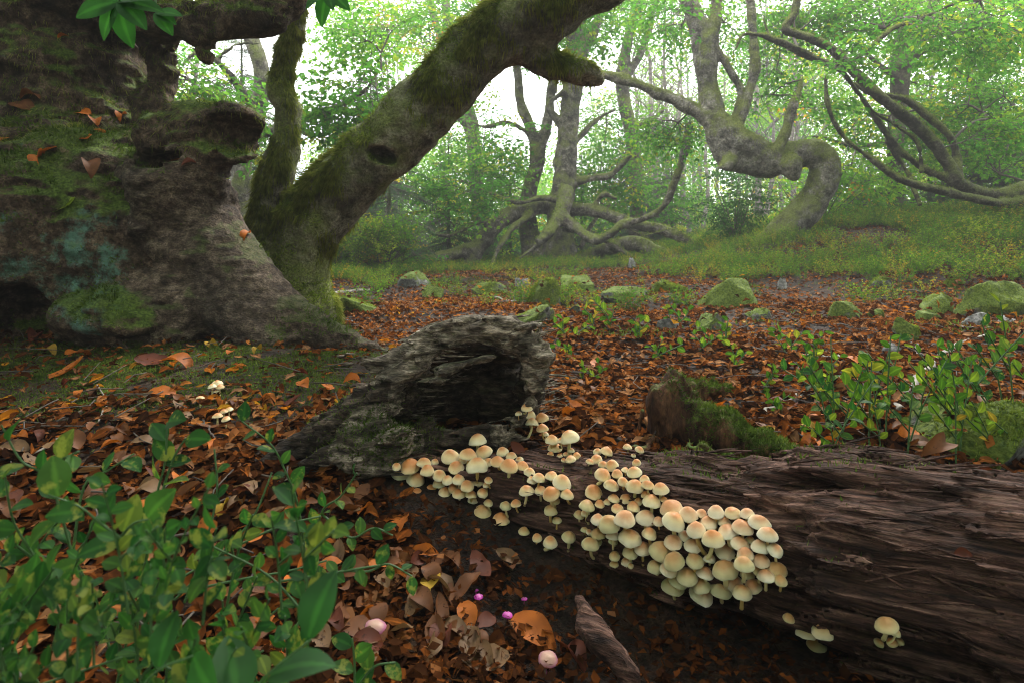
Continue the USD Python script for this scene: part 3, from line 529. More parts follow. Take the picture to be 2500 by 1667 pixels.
# ---------------------------------------------------------------- the sprawling beech in the middle
m_limbs = [('trunk', [(1372, 670, 12, 110), (1366, 570, 12, 82), (1375, 470, 12, 70), (1384, 360, 12, 58), (1395, 240, 12, 56), (1408, 130, 12, 60), (1402, 20, 12, 52), (1405, -90, 12, 46)]),
    ('trunk', [(1320, 660, 12.2, 90), (1290, 560, 12.3, 55), (1292, 470, 12.4, 44), (1312, 395, 12.4, 38), (1302, 330, 12.4, 30), (1272, 255, 12.4, 26), (1264, 180, 12.4, 24), (1250, 60, 12.4, 20)]),
    ('limb', [(1312, 390, 12.4, 34), (1334, 310, 12.3, 28), (1345, 230, 12.3, 26), (1355, 150, 12.3, 22), (1335, 40, 12.3, 18)]),
    ('limb', [(1405, 150, 12, 36), (1445, 90, 11.9, 28), (1465, 20, 11.9, 22), (1470, -60, 11.9, 20)]),
    ('limb', [(1330, 500, 12, 48), (1270, 515, 11.8, 50), (1215, 545, 11.6, 48), (1178, 590, 11.4, 44), (1150, 640, 11.3, 40), (1118, 690, 11.2, 26)]),
    ('limb', [(1185, 590, 11.4, 40), (1130, 615, 11.2, 36), (1075, 628, 11, 32), (1020, 645, 10.8, 24)]),
    ('broken_bough', [(1382, 470, 11.6, 46), (1372, 520, 11.3, 44), (1345, 560, 11, 36), (1318, 590, 10.8, 24)]),
    ('pale_branch', [(1378, 535, 11.2, 34), (1415, 565, 11, 26), (1450, 588, 10.8, 26), (1485, 575, 10.7, 22), (1520, 548, 10.6, 22), (1570, 535, 10.5, 20), (1620, 505, 10.4, 20), (1645, 450, 10.4, 22), (1668, 385, 10.4, 22), (1684, 305, 10.4, 22)]),
    ('limb', [(1395, 512, 11.8, 38), (1455, 515, 11.6, 34), (1510, 535, 11.4, 34), (1570, 552, 11.2, 32), (1640, 570, 11, 32), (1712, 610, 10.8, 26)]),
    ('limb', [(1375, 660, 11.6, 60), (1440, 630, 11.3, 42), (1510, 598, 11, 40), (1560, 598, 10.8, 46), (1620, 622, 10.6, 40), (1720, 634, 10.5, 30)]),
    ('branch', [(1370, 490, 11.7, 22), (1320, 484, 11.6, 16), (1265, 495, 11.5, 16), (1220, 480, 11.4, 14), (1178, 466, 11.3, 8)]),
    ('branch', [(1395, 448, 12, 26), (1440, 435, 11.9, 24), (1490, 428, 11.8, 22), (1515, 405, 11.7, 18), (1540, 382, 11.6, 14)]),
    ('branch', [(1452, 520, 11.6, 18), (1458, 490, 11.5, 14), (1478, 474, 11.5, 14), (1505, 486, 11.5, 10)]), ('branch', [(1385, 320, 12, 30), (1350, 280, 11.9, 22), (1340, 255, 11.9, 18), (1375, 225, 11.8, 16)]),
    ('branch', [(1420, 600, 11.9, 16), (1450, 540, 12, 14), (1490, 500, 12, 10)]),
    ('branch', [(1380, 560, 11.4, 20), (1430, 570, 11, 16), (1500, 600, 10.8, 13), (1560, 640, 10.6, 8)]), ('branch', [(1300, 520, 11.8, 22), (1250, 560, 11.3, 18), (1215, 610, 11, 14), (1200, 660, 10.9, 10)]), ('branch', [(1215, 545, 11.6, 18), (1160, 545, 11.3, 14), (1100, 575, 11, 10), (1050, 570, 10.8, 5)]),
    ('branch', [(1520, 548, 10.6, 14), (1570, 575, 10.5, 12), (1640, 560, 10.5, 9), (1690, 580, 10.4, 5)]), ('branch', [(1360, 400, 12, 22), (1420, 330, 12.2, 16), (1460, 290, 12.3, 12), (1500, 270, 12.3, 6)]), ('branch', [(1390, 200, 12, 24), (1330, 130, 11.8, 18), (1280, 100, 11.6, 14), (1200, 90, 11.4, 8)]), ('branch', [(1300, 330, 12.4, 16), (1240, 300, 12.2, 12), (1180, 310, 12, 8), (1120, 280, 11.9, 4)]), ('branch', [(1345, 560, 11.2, 16), (1310, 600, 11, 12), (1270, 630, 10.9, 8)])]
mtree, mch, mv, mf = welded('sprawling_beech', 'grey many-stemmed beech with broken boughs sprawling to the ground, mid-picture', slim(m_limbs, .86), .07, .032, M['far_bark'], .06, 51, freq=4, a2=.03, f2=9, zmax=6)
moss_on(mtree, mv, mf, 40000, .05, 52, mt='moss_bright', up=(.0, .7))

r_limbs = [('trunk', [(1558, 600, 14, 50), (1558, 500, 14, 38), (1552, 420, 14, 36), (1542, 330, 14, 34), (1524, 250, 14, 32), (1520, 180, 14, 30), (1535, 90, 14, 24), (1562, 10, 14, 20), (1575, -60, 14, 18)]),
    ('limb', [(1528, 190, 14, 22), (1565, 130, 14, 18), (1590, 50, 14, 16), (1605, -40, 14, 14)]), ('branch', [(1548, 310, 14, 14), (1580, 300, 14, 10), (1620, 270, 14, 6)])]
rtree, rch, rv_, rf_ = welded('slender_beech', 'slim grey forked beech just right of the sprawling beech', r_limbs, .1, .035, M['far_bark'], .06, 61, freq=3, zmax=7)

d_limbs = [('trunk', [(2178, 560, 11.5, 60), (2182, 500, 11.5, 44), (2184, 400, 11.5, 36), (2192, 300, 11.5, 40), (2198, 180, 11.5, 44), (2205, 100, 11.5, 42), (2215, 20, 11.5, 30), (2210, -80, 11.5, 26)]),
    ('limb', [(2200, 165, 11.5, 34), (2238, 95, 11.4, 28), (2262, 40, 11.4, 22), (2300, -40, 11.4, 18)]), ('limb', [(2200, 160, 11.4, 28), (2245, 130, 11.3, 20), (2300, 120, 11.2, 12)]),
    ('branch', [(2190, 330, 11.4, 20), (2150, 350, 11.2, 15), (2080, 355, 11, 14), (2020, 340, 10.9, 10), (1960, 330, 10.8, 6)]), ('branch', [(2184, 190, 11.4, 18), (2130, 145, 11.3, 10), (2090, 100, 11.3, 6)])]
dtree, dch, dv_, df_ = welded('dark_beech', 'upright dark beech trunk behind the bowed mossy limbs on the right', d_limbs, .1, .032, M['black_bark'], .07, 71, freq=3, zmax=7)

w_limbs = [('trunk', [(2760, 640, 8.6, 130), (2640, 510, 8.5, 90), (2540, 462, 8.4, 60), (2430, 478, 8.3, 44), (2345, 452, 8.2, 40), (2318, 405, 8.2, 36), (2262, 330, 8.2, 34), (2170, 255, 8.1, 32), (2085, 175, 8.1, 30), (2030, 120, 8.1, 28), (1975, 92, 8.1, 26), (1918, 72, 8.1, 24), (1940, 30, 8.1, 22), (1950, -60, 8.1, 18)]),
    ('limb', [(2600, 480, 8.3, 40), (2480, 496, 8.2, 30), (2400, 490, 8.1, 26), (2300, 466, 8.0, 24), (2200, 440, 7.9, 22), (2130, 390, 7.9, 18), (2060, 335, 7.9, 16), (2022, 260, 7.9, 14), (2015, 190, 7.9, 10)]),
    ('limb', [(2340, 448, 8.3, 30), (2335, 380, 8.4, 26), (2318, 332, 8.4, 24), (2260, 280, 8.4, 22), (2200, 240, 8.4, 20), (2130, 230, 8.4, 18), (2085, 205, 8.4, 14)]),
    ('limb', [(2330, 440, 8.2, 28), (2260, 415, 8.3, 22), (2190, 360, 8.3, 20), (2140, 290, 8.3, 18), (2090, 220, 8.3, 16), (2048, 165, 8.2, 14)]),
    ('limb', [(2060, 165, 8.1, 20), (2110, 130, 8.0, 16), (2180, 70, 7.9, 14), (2250, 45, 7.9, 12), (2350, 0, 7.9, 10)]),
    ('branch', [(2060, 165, 8.2, 26), (1990, 145, 8.3, 22), (1930, 115, 8.3, 20), (1870, 90, 8.3, 18), (1815, 85, 8.3, 14), (1795, 125, 8.3, 8)]),
    ('branch', [(2250, 418, 8.2, 14), (2240, 350, 8.2, 12), (2190, 310, 8.2, 10), (2120, 265, 8.2, 8)]),
    ('branch', [(1880, 92, 8.3, 10), (1862, 40, 8.3, 8), (1850, -30, 8.3, 6)]), ('branch', [(2245, 500, 8.1, 12), (2215, 420, 8.3, 12), (2165, 350, 8.3, 10)])]
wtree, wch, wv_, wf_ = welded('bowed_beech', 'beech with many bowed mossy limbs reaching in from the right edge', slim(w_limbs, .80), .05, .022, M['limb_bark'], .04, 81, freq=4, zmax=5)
moss_on(wtree, wv_, wf_, 40000, .035, 82, mt='moss_bright', up=(-.1, .6))
t_limbs = [('trunk', [(2500, 600, 12.5, 60), (2470, 480, 12.5, 44), (2440, 400, 12.5, 34), (2400, 340, 12.4, 24), (2380, 220, 12.4, 20), (2330, 170, 12.4, 12)]), ('limb', [(2468, 470, 12.4, 30), (2500, 380, 12.4, 26), (2520, 200, 12.4, 24), (2500, 60, 12.4, 20), (2460, -60, 12.4, 16)]),
    ('limb', [(2460, 440, 12.2, 26), (2440, 385, 12.1, 20), (2470, 385, 12, 16), (2540, 375, 12, 14)]), ('branch', [(2480, 130, 12.4, 14), (2455, 70, 12.4, 12), (2440, -40, 12.4, 10)])]
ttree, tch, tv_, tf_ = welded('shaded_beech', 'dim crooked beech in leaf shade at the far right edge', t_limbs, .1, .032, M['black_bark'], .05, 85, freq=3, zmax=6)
# ---------------------------------------------------------------- fallen log, driftwood-like root, mossy stump
def turned(p, yaw):
    c, s = math.cos(yaw), math.sin(yaw); return np.stack([p[:, 0] * c - p[:, 1] * s, p[:, 0] * s + p[:, 1] * c, p[:, 2]], 1)
def grain(p, yaw, a, b, seed):
    """Ridges that run along the wood."""
    q = turned(p, yaw); q = q + .03 * (fbm(q * np.array([5, 5, 5.]), 2, seed)[:, None] - .5)
    return np.abs(fbm(q * np.array([a, b, b]), 3, seed + 1) - .5) * 2
LOGYAW = .466
log_ch = chain([(900, 1165, 1.42, 90), (1000, 1185, 1.38, 140), (1200, 1208, 1.33, 195), (1400, 1235, 1.25, 270), (1600, 1275, 1.17, 318), (1800, 1316, 1.09, 350), (2000, 1334, 1.02, 445), (2200, 1378, .96, 515), (2450, 1450, .90, 580), (2750, 1550, .83, 640)])
log_ridges = [chain([(1580, 1118, 1.30, 34), (1700, 1150, 1.22, 44), (1850, 1205, 1.08, 46), (2000, 1290, .96, 30)]), chain([(1850, 1130, 1.16, 60), (2050, 1120, 1.10, 70), (2300, 1160, 1.02, 90), (2600, 1240, .95, 100)]),
              chain([(2000, 1345, .86, 20), (2100, 1370, .845, 26), (2220, 1402, .83, 10)]), chain([(1900, 1440, .93, 50), (2150, 1480, .85, 60), (2500, 1560, .78, 70)])]
_lb = blend([log_ch], .02); _lr = blend(log_ridges, .01)
def log_fn(p):
    d = smin(_lb(p), _lr(p), .035)
    d = smax(d, -d_ell(p, P(1760, 1118, 1.24), (.06, .05, .03), rot(-.4)), .02)
    d = smax(d, -d_chain(p, chain([(1990, 1400, .84, 22), (2100, 1425, .82, 34), (2250, 1440, .80, 20)])), .012)
    d = smax(d, -d_chain(p, chain([(1950, 1560, .90, 60), (2200, 1600, .84, 50), (2500, 1660, .79, 40)])), .02)
    return d + .045 * (fbm(p * 7, 3, 91) - .5) - .046 * grain(p, LOGYAW, 3, 24, 92) - .030 * grain(p, LOGYAW, 5, 62, 95) + .024 + .03 * sstep(.60, .68, fbm(turned(p, LOGYAW) * np.array([3.5, 30, 30]), 3, 97))
lo, hi = bounds([log_ch] + log_ridges, .03); hi[0] = min(hi[0], 1.35)
gv, gf = surface(log_fn, lo, hi, .0052, margin=.05)
log = Thing('fallen_log', 'rotten purple-brown fallen log covered with mushrooms in the foreground', 'log', P(1800, 1400, 1.0)); put(log, 'wood', gv, gf, M['log'])
def splinters(parent, v, f, n, yaw, seed, m, Lr=(.02, .09)):
    rng = np.random.default_rng(seed); p, nn, _ = sample_faces(v, f, n * 3, rng); k = fbm(p * 5, 3, seed) > .5; p, nn = p[k][:n], nn[k][:n]; ax = np.array([math.cos(yaw), -math.sin(yaw), .02]); out = []
    for q, w in zip(p, nn):
        a = unit(ax + rng.normal(0, .12, 3) + w * rng.uniform(-.05, .22)); L, r = rng.uniform(*Lr), rng.uniform(.0012, .0036); out.append(tube(np.array([[*(q + w * r * .3), r * .5], [*(q + a * L * .35 + w * r), r], [*(q + a * L + w * r), r * .25]]), 4))
    put(parent, 'splinters', *join(out), m, smooth=False, kind='stuff')
splinters(log, gv, gf, 1300, LOGYAW, 98, M['log'])
moss_on(log, gv, gf, 26000, .010, 99, name='moss', up=(.2, .7), where=lambda p, n: .9 * (fbm(p * 6, 3, 77) > .56))
root_ch = [chain([(783, 868, 1.45, 10), (850, 872, 1.43, 30), (930, 888, 1.42, 54), (1010, 852, 1.42, 84), (1090, 818, 1.42, 78), (1180, 808, 1.42, 66), (1258, 822, 1.42, 84), (1300, 865, 1.42, 84), (1296, 930, 1.42, 70), (1272, 1000, 1.44, 56), (1250, 1050, 1.46, 50)]),
    chain([(1000, 930, 1.62, 150), (1110, 930, 1.76, 240), (1235, 945, 1.72, 200)]), chain([(1040, 862, 1.50, 80), (1160, 842, 1.52, 80), (1255, 862, 1.52, 80)]), chain([(1040, 862, 1.60, 90), (1160, 845, 1.64, 90), (1250, 865, 1.62, 90)]), chain([(1300, 900, 1.5, 80), (1290, 960, 1.6, 100), (1270, 1000, 1.66, 100)]), chain([(980, 960, 1.5, 90), (960, 1000, 1.6, 110)]), chain([(1010, 905, 1.42, 110), (935, 975, 1.40, 112), (845, 1030, 1.40, 104), (745, 1080, 1.40, 84), (655, 1130, 1.38, 54), (590, 1168, 1.37, 16)]),
    chain([(985, 990, 1.37, 90), (875, 1060, 1.34, 78), (785, 1118, 1.32, 46), (700, 1165, 1.3, 16)]), chain([(900, 1095, 1.34, 120), (960, 1080, 1.34, 110), (950, 1125, 1.32, 70)]),
    chain([(1000, 1080, 1.43, 110), (1180, 1072, 1.45, 80), (1290, 1070, 1.47, 50)]), chain([(1005, 960, 1.37, 40), (1060, 925, 1.355, 44), (1130, 895, 1.36, 36), (1200, 872, 1.38, 30)]),
    chain([(720, 1090, 1.46, 40), (830, 1000, 1.48, 60), (930, 935, 1.47, 60)])]
_rb = blend(root_ch, .018)
def root_fn(p):
    d = smax(_rb(p), -d_ell(p, P(1090, 1000, 1.38), (.11, .19, .060), rot(0, .25, 0)), .015); d = smax(d, -d_ell(p, P(1190, 965, 1.385), (.09, .18, .078)), .015); d = smax(d, -d_ell(p, P(1020, 1010, 1.36), (.06, .06, .03)), .01)
    tip = sstep(.02, .055, p[:, 0] + .02) * sstep(.22, .32, p[:, 2])
    return d + .035 * (fbm(p * 9, 3, 101) - .5) - .036 * grain(p, -.7, 5, 28, 102) - .022 * grain(p, -.5, 7, 70, 104) + .020 + .02 * tip * (fbm(p * 70, 2, 105) - .5)
lo, hi = bounds(root_ch, .03); lo[2] = max(lo[2], -.2)
rv, rf = surface(root_fn, lo, hi, .0052, margin=.04)
root = Thing('weathered_root', 'weathered grey hollow root plate leaning over the left end of the log', 'stump', P(1000, 1100, 1.4))
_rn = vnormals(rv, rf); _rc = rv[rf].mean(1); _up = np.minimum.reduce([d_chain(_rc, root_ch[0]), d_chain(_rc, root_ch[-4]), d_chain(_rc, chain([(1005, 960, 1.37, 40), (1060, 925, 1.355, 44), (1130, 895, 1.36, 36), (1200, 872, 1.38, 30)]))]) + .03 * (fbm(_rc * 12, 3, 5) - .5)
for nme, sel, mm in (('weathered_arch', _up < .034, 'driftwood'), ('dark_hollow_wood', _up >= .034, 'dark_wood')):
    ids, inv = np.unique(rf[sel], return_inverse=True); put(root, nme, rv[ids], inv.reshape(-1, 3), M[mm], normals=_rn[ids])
splinters(root, rv, rf, 500, -.5, 107, M['driftwood'])
moss_on(root, rv, rf, 90000, .010, 106, where=lambda p, n: np.exp(-np.minimum(((px(p)[0] - 940) / 110) ** 2 + ((px(p)[1] - 1075) / 70) ** 2, 9)) * 1.6, up=(-.6, .2))
st_ch = [chain([(1615, 1085, 1.58, 80), (1612, 990, 1.58, 84), (1642, 936, 1.60, 40)]), chain([(1650, 1010, 1.58, 150), (1740, 1048, 1.52, 140), (1830, 1092, 1.46, 92), (1950, 1110, 1.39, 54), (2040, 1122, 1.32, 16)]),
    chain([(1680, 960, 1.62, 80), (1770, 950, 1.63, 46)]), chain([(1600, 1060, 1.50, 40), (1560, 1110, 1.45, 16)]), chain([(1680, 1090, 1.44, 60), (1780, 1130, 1.38, 50), (1860, 1140, 1.32, 20)])]
_sb = blend(st_ch, .03)
def stump_fn(p): return _sb(p) + .08 * (fbm(p * 9, 3, 111) - .5) - .05 * grain(p[:, [2, 1, 0]], 0, 5, 24, 112) + .02
lo, hi = bounds(st_ch, .03); lo[2] = max(lo[2], -.1)
uv_, uf_ = surface(stump_fn, lo, hi, .007, margin=.04)
stump = Thing('rotten_stump', 'low crumbling red-brown stump draped in moss behind the log', 'stump', P(1690, 1090, 1.55)); put(stump, 'wood', uv_, uf_, M['rot_red'])
moss_on(stump, uv_, uf_, 34000, .011, 113, up=(-.5, .3), where=lambda p, n: sstep(1600, 1680, px(p)[0]))
def wood_d(p): return np.minimum(log_fn(p), root_fn(p))

# ---------------------------------------------------------------- mushrooms: (u, v, width) of each cap in the photograph
def crop(s, ox, oy, rows): return [(ox + a / s, oy + b / s, c / s) for a, b, c in rows]
c5, c6, c8, c4 = (2.24, 650, 700), (2.8507, 1250, 1000), (2.352, 1500, 1050), (1.71, 0, 750)
CL = [('in bunch beside the weathered root', 'cap', crop(*c5, [(1380, 696, 40), (1425, 665, 66), (1436, 704, 76), (1509, 721, 76), (1454, 752, 80), (1510, 776, 68), (1527, 808, 42)])),
 ('in bunch behind the log ridge', 'cap', crop(*c5, [(1562, 844, 74), (1612, 842, 44), (1660, 833, 110), (1578, 886, 78), (1664, 947, 62), (1697, 925, 48), (1640, 918, 36), (1668, 897, 40), (1604, 926, 34), (1626, 949, 30), (1555, 917, 38)])),
 ('in left cluster under the root', 'cap', crop(*c5, [(1158, 850, 98), (1192, 908, 90), (1105, 928, 90), (1006, 933, 98), (1072, 955, 50), (1290, 905, 66), (1342, 930, 62), (1265, 960, 80), (1212, 960, 56), (1385, 948, 44), (1328, 985, 96), (1400, 985, 72), (1155, 988, 116), (1038, 993, 84), (1440, 1016, 62), (862, 968, 76), (922, 960, 44), (788, 987, 104), (712, 985, 50), (882, 1012, 78), (740, 1030, 108), (945, 1033, 72), (993, 1060, 66), (1053, 1060, 74), (1158, 1065, 82), (1215, 1058, 46), (1100, 1090, 78), (818, 1066, 98), (945, 1080, 70), (1205, 1084, 42), (668, 1052, 40), (585, 1094, 100), (500, 1110, 100), (695, 1092, 66), (766, 1098, 74), (905, 1114, 72), (1022, 1104, 58), (978, 1126, 74), (1055, 1136, 74), (1120, 1140, 62), (1182, 1128, 58), (823, 1142, 84), (940, 1160, 70), (1002, 1172, 74), (1130, 1165, 56), (578, 1155, 76), (1078, 1203, 78)])),
 ('in middle cluster on the log', 'cap', crop(*c5, [(1452, 1060, 56), (1490, 1048, 74), (1562, 1040, 74), (1618, 1076, 102), (1424, 1122, 78), (1500, 1118, 66), (1560, 1132, 90), (1643, 1140, 72), (1578, 1170, 56)])),
 ('on the shaded log flank', 'cap', crop(*c5, [(1214, 1183, 56), (1308, 1200, 64), (1366, 1187, 62), (1160, 1222, 68), (1178, 1247, 116), (1284, 1280, 108), (982, 1315, 98), (1553, 1228, 78), (1590, 1280, 54), (1410, 1338, 62), (1482, 1375, 60), (1553, 1399, 82), (1655, 1372, 80)])),
 ('in thin-stemmed group behind log ridge', 'cap', crop(*c6, [(803, 265, 68), (885, 280, 66), (845, 320, 38), (868, 370, 64)])),
 ('in big cluster, upper half', 'cap', crop(*c6, [(594, 292, 60), (655, 298, 92), (588, 350, 86), (540, 365, 58), (635, 385, 74), (700, 390, 96), (628, 460, 124), (733, 452, 84), (787, 425, 60), (853, 442, 106), (772, 503, 78), (924, 487, 74), (690, 533, 108), (855, 540, 124), (945, 530, 88), (1035, 560, 112), (568, 577, 126), (610, 660, 74), (665, 648, 66), (708, 622, 88), (795, 625, 96), (932, 597, 72), (880, 640, 68), (970, 650, 130), (1055, 628, 60), (520, 677, 120), (733, 690, 90), (845, 683, 100), (465, 735, 76), (510, 720, 64)])),
 ('in big cluster, lower half', 'cap_pale', crop(*c6, [(597, 770, 106), (678, 800, 146), (783, 765, 160), (930, 760, 138), (1020, 785, 86), (1112, 693, 158), (1228, 735, 138), (1320, 727, 78), (1420, 720, 118), (1535, 725, 114), (1637, 730, 104), (1120, 790, 170), (1370, 795, 130), (1480, 785, 96), (1605, 826, 150), (1722, 792, 146), (1285, 845, 144), (1507, 862, 156), (1776, 876, 142), (1397, 908, 158), (955, 872, 116), (1200, 875, 88), (818, 900, 162), (600, 870, 106), (505, 838, 54), (538, 852, 48), (705, 880, 104), (705, 915, 66), (1122, 926, 134), (1258, 950, 128), (1583, 938, 132), (1656, 908, 68), (545, 938, 120), (594, 922, 76), (910, 975, 120), (1035, 993, 170), (1485, 1002, 156), (1725, 963, 124), (1832, 980, 110), (825, 1000, 120), (717, 1022, 84), (1628, 1012, 120), (1735, 1058, 124), (1130, 1058, 152), (1272, 1060, 130), (1375, 1040, 86), (1615, 1085, 144), (798, 1060, 76), (712, 1075, 66), (825, 1088, 48), (1000, 1100, 120), (1090, 1115, 130), (1485, 1125, 178), (1720, 1122, 106), (1845, 1118, 134), (1218, 1165, 152), (1343, 1143, 122), (1870, 1190, 92), (1770, 1165, 116), (1635, 1150, 106), (1155, 1195, 140), (1120, 1235, 156), (1320, 1230, 138), (1550, 1210, 118), (1680, 1230, 120), (1455, 1262, 146), (1600, 1280, 138), (1320, 1295, 166)])),
 ('low on the near log end', 'cap', crop(*c8, [(1000, 1082, 66), (1098, 1172, 106), (1192, 1165, 116), (1155, 1255, 132), (1566, 1125, 128), (1612, 1165, 62), (1518, 1220, 54), (1594, 1220, 64), (1640, 1213, 46)]))]
rngm = np.random.default_rng(5); MUSH = []
for ci, (where, mt, rows) in enumerate(CL):
    for (u, v, w) in rows: MUSH.append([u, v, w * (1.04 if ci in (2, 3) else .98), ci])
MA = np.array(MUSH); ray = unit(np.stack([(MA[:, 0] - CX) / F, np.ones(len(MA)), -(MA[:, 1] - HV) / F], 1)); cosr = ray[:, 1]
tt = np.full(len(MA), .75); O = np.array([0, 0, CAMZ]); best_t, best_d = tt.copy(), np.full(len(MA), 9.)
for _ in range(70):
    d = wood_d(O + ray * tt[:, None]); b = d < best_d; best_t = np.where(b, tt, best_t); best_d = np.minimum(best_d, d); tt = tt + np.clip(d, 0, .04) * .6
Rr = MA[:, 2] / 2 / F * cosr          # radius per metre of ray
graze = best_d > .02; behind = MA[:, 3] == 5
tm = np.where(graze, best_t - best_d * .2, best_t - Rr * best_t * rngm.uniform(.85, 1.5, len(MA))); tm = np.where(behind & graze, best_t + .05, tm)
tm[MA[:, 3] == 0] = np.clip(tm[MA[:, 3] == 0], 1.46, 1.56)
for _ in range(60):
    C = O + ray * tm[:, None]; R = Rr * tm; dl = C[:, None] - C[None]; dl[..., 2] *= 1.15; dist = np.linalg.norm(dl, axis=2); need = .86 * (R[:, None] + R[None]); ov = np.clip(need - dist, 0, None); np.fill_diagonal(ov, 0)
    front = np.where(np.abs(tm[:, None] - tm[None]) < .002, MA[:, 1][:, None] > MA[:, 1][None], tm[:, None] < tm[None])
    tm = tm - .12 * (np.where(front, ov, 0).sum(1)) + .06 * np.where(~front, ov, 0).sum(1); tm = np.minimum(tm, np.where(graze, 9, best_t - .35 * Rr * best_t)); tm = np.maximum(tm, best_t - .16)
def mushroom(name, label, C, R, B, capm, stipem, group, tilt, H=.92, seed=0, stem_r=.17):
    rng = np.random.default_rng(seed); t = Thing(name, label, 'mushroom', B, group); S = 18
    prof = [(0.001, 1.0), (.20, .965), (.40, .87), (.60, .715), (.78, .51), (.91, .28), (.985, .06), (1.0, -.05), (.965, -.13)]
    ang = np.arange(S) * 2 * np.pi / S; notch = rng.random() < .3; na = rng.uniform(0, 6.28); wob = 1 + .12 * (noise(np.stack([np.cos(ang) * 1.4 + seed, np.sin(ang) * 1.4, 0 * ang], 1), seed) - .5) * 2
    e = 1 + rng.uniform(-.07, .07); v = np.array([[r * math.cos(a) * wv * e, r * math.sin(a) * wv / e, z * H] for r, z in prof for a, wv in zip(ang, wob)])
    if notch: v *= 1 - .16 * (np.exp(-(((np.arctan2(v[:, 1], v[:, 0]) - na + np.pi) % 6.283 - np.pi) / .16) ** 2) * sstep(.5, .95, np.hypot(v[:, 0], v[:, 1])))[:, None]
    v[:, 2] += .14 * (noise(v * 2.1 + seed * 3.1, seed) - .5); A = frames(np.array([tilt]), rng)[0]
    i, j = np.meshgrid(np.arange(len(prof) - 1), np.arange(S), indexing='ij'); f = np.stack([i * S + j, (i + 1) * S + j, (i + 1) * S + (j + 1) % S, i * S + (j + 1) % S], -1).reshape(-1, 4)
    put(t, 'cap', (v * R) @ A.T + C, f, capm, pv={'rim': np.repeat(np.linspace(0, 1, len(prof)), S) * rng.uniform(.78, 1.25) + rng.uniform(-.06, .10)})
    g = [(.965, -.13), (.80, .02), (.5, .12), (stem_r, .16)]; gv_ = np.array([[r * math.cos(a), r * math.sin(a), z * H] for r, z in g for a in ang]); gv_[:S] = v[-S:]
    i, j = np.meshgrid(np.arange(3), np.arange(S), indexing='ij'); f = np.stack([i * S + j, (i + 1) * S + j, (i + 1) * S + (j + 1) % S, i * S + (j + 1) % S], -1).reshape(-1, 4)
    put(t, 'gills', (gv_ * R) @ A.T + C, f, M['gill'])
    a = C + A[:, 2] * R * .2; k = B - a; m = a - np.array([0, 0, 1.]) * .55 * np.linalg.norm(k); s = np.linspace(0, 1, 8)[:, None]
    put(t, 'stem', *tube(np.c_[(1 - s) ** 2 * a + 2 * s * (1 - s) * m + s * s * B, np.linspace(stem_r, stem_r * 1.15, 8) * R], 8), stipem); return t
def sdf_normal(fn, p, e=.004):
    g = np.stack([fn(p + np.eye(3)[a] * e) - fn(p - np.eye(3)[a] * e) for a in range(3)], 1); return unit(g)
C = O + ray * tm[:, None]; R = Rr * tm; Bp = C + ray * R[:, None] * .9 - np.array([0, 0, 1.]) * R[:, None] * 1.5
for _ in range(6): Bp = Bp - sdf_normal(wood_d, Bp) * np.clip(wood_d(Bp), -.05, .05)[:, None] * .8
Bp = Bp - sdf_normal(wood_d, Bp) * .006
_l = np.linalg.norm(Bp - C, axis=1); _far = _l > 3.0 * R; Bp = np.where(_far[:, None], C + np.array([.15, .45, -1.]) * (2.0 * R)[:, None], Bp); CAPS = cKDTree(C)
def free(p, m=.045): return (CAPS.query(p)[0] > m) & (wood_d(p) > -.004)
NUM = 'first second third fourth fifth sixth seventh eighth ninth tenth eleventh twelfth thirteenth fourteenth fifteenth sixteenth seventeenth eighteenth'.split()
for ci, (where, mt, rows) in enumerate(CL):
    ids = np.flatnonzero(MA[:, 3] == ci); vv = MA[ids, 1]; order = ids[np.argsort(vv)]; rws = []
    for k in order:                                   # rows from the top down, each read from the left
        if rws and MA[k, 1] - MA[rws[-1][0], 1] < 24: rws[-1].append(k)
        else: rws.append([k])
    for ri, row in enumerate(rws):
        row = sorted(row, key=lambda k: MA[k, 0])
        for qi, k in enumerate(row):
            big = 'large' if MA[k, 2] > 48 else 'small' if MA[k, 2] < 27 else 'mid-sized'; tone = 'cream' if mt == 'cap_pale' else 'yellow'
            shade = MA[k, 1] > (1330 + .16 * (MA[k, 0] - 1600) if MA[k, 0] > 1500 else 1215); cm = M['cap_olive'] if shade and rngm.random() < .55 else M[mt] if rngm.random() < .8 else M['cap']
            lab = f'{big} {tone} cap {where}, {NUM[ri]} row down' + (f', {NUM[qi]} from left' if len(row) > 1 else '')
            away = unit(C[k] - Bp[k]); tilt = unit(np.array([0, 0, 1.0]) + .22 * away * [1, 1, 0] + rngm.normal(0, .13, 3) * [1, 1, .2] + [0, -.10, 0])
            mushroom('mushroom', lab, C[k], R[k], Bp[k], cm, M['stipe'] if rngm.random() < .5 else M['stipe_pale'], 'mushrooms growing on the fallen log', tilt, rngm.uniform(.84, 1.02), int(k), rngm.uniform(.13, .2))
tiny = crop(*c4, [(887, 333, 40), (907, 320, 44), (918, 334, 36), (903, 352, 24), (836, 380, 32), (942, 400, 20), (957, 428, 34), (935, 437, 34), (908, 456, 44), (944, 468, 38)])
tl = ['left cap of the upper trio in the little mossy bunch left of the root', 'topmost cap of the little bunch in moss left of the root', 'right cap of the upper trio in the little mossy bunch', 'tiny brownish cap under the upper trio left of the root', 'lone small pale cap left of the little bunch', 'tiniest pale bud between the two little trios', 'rightmost cap of the lower little trio beside a russet leaf', 'greenish yellow cap in the middle of the lower little group', 'biggest cap at the left of the lower little group', 'lowest cap of the little group left of the root']
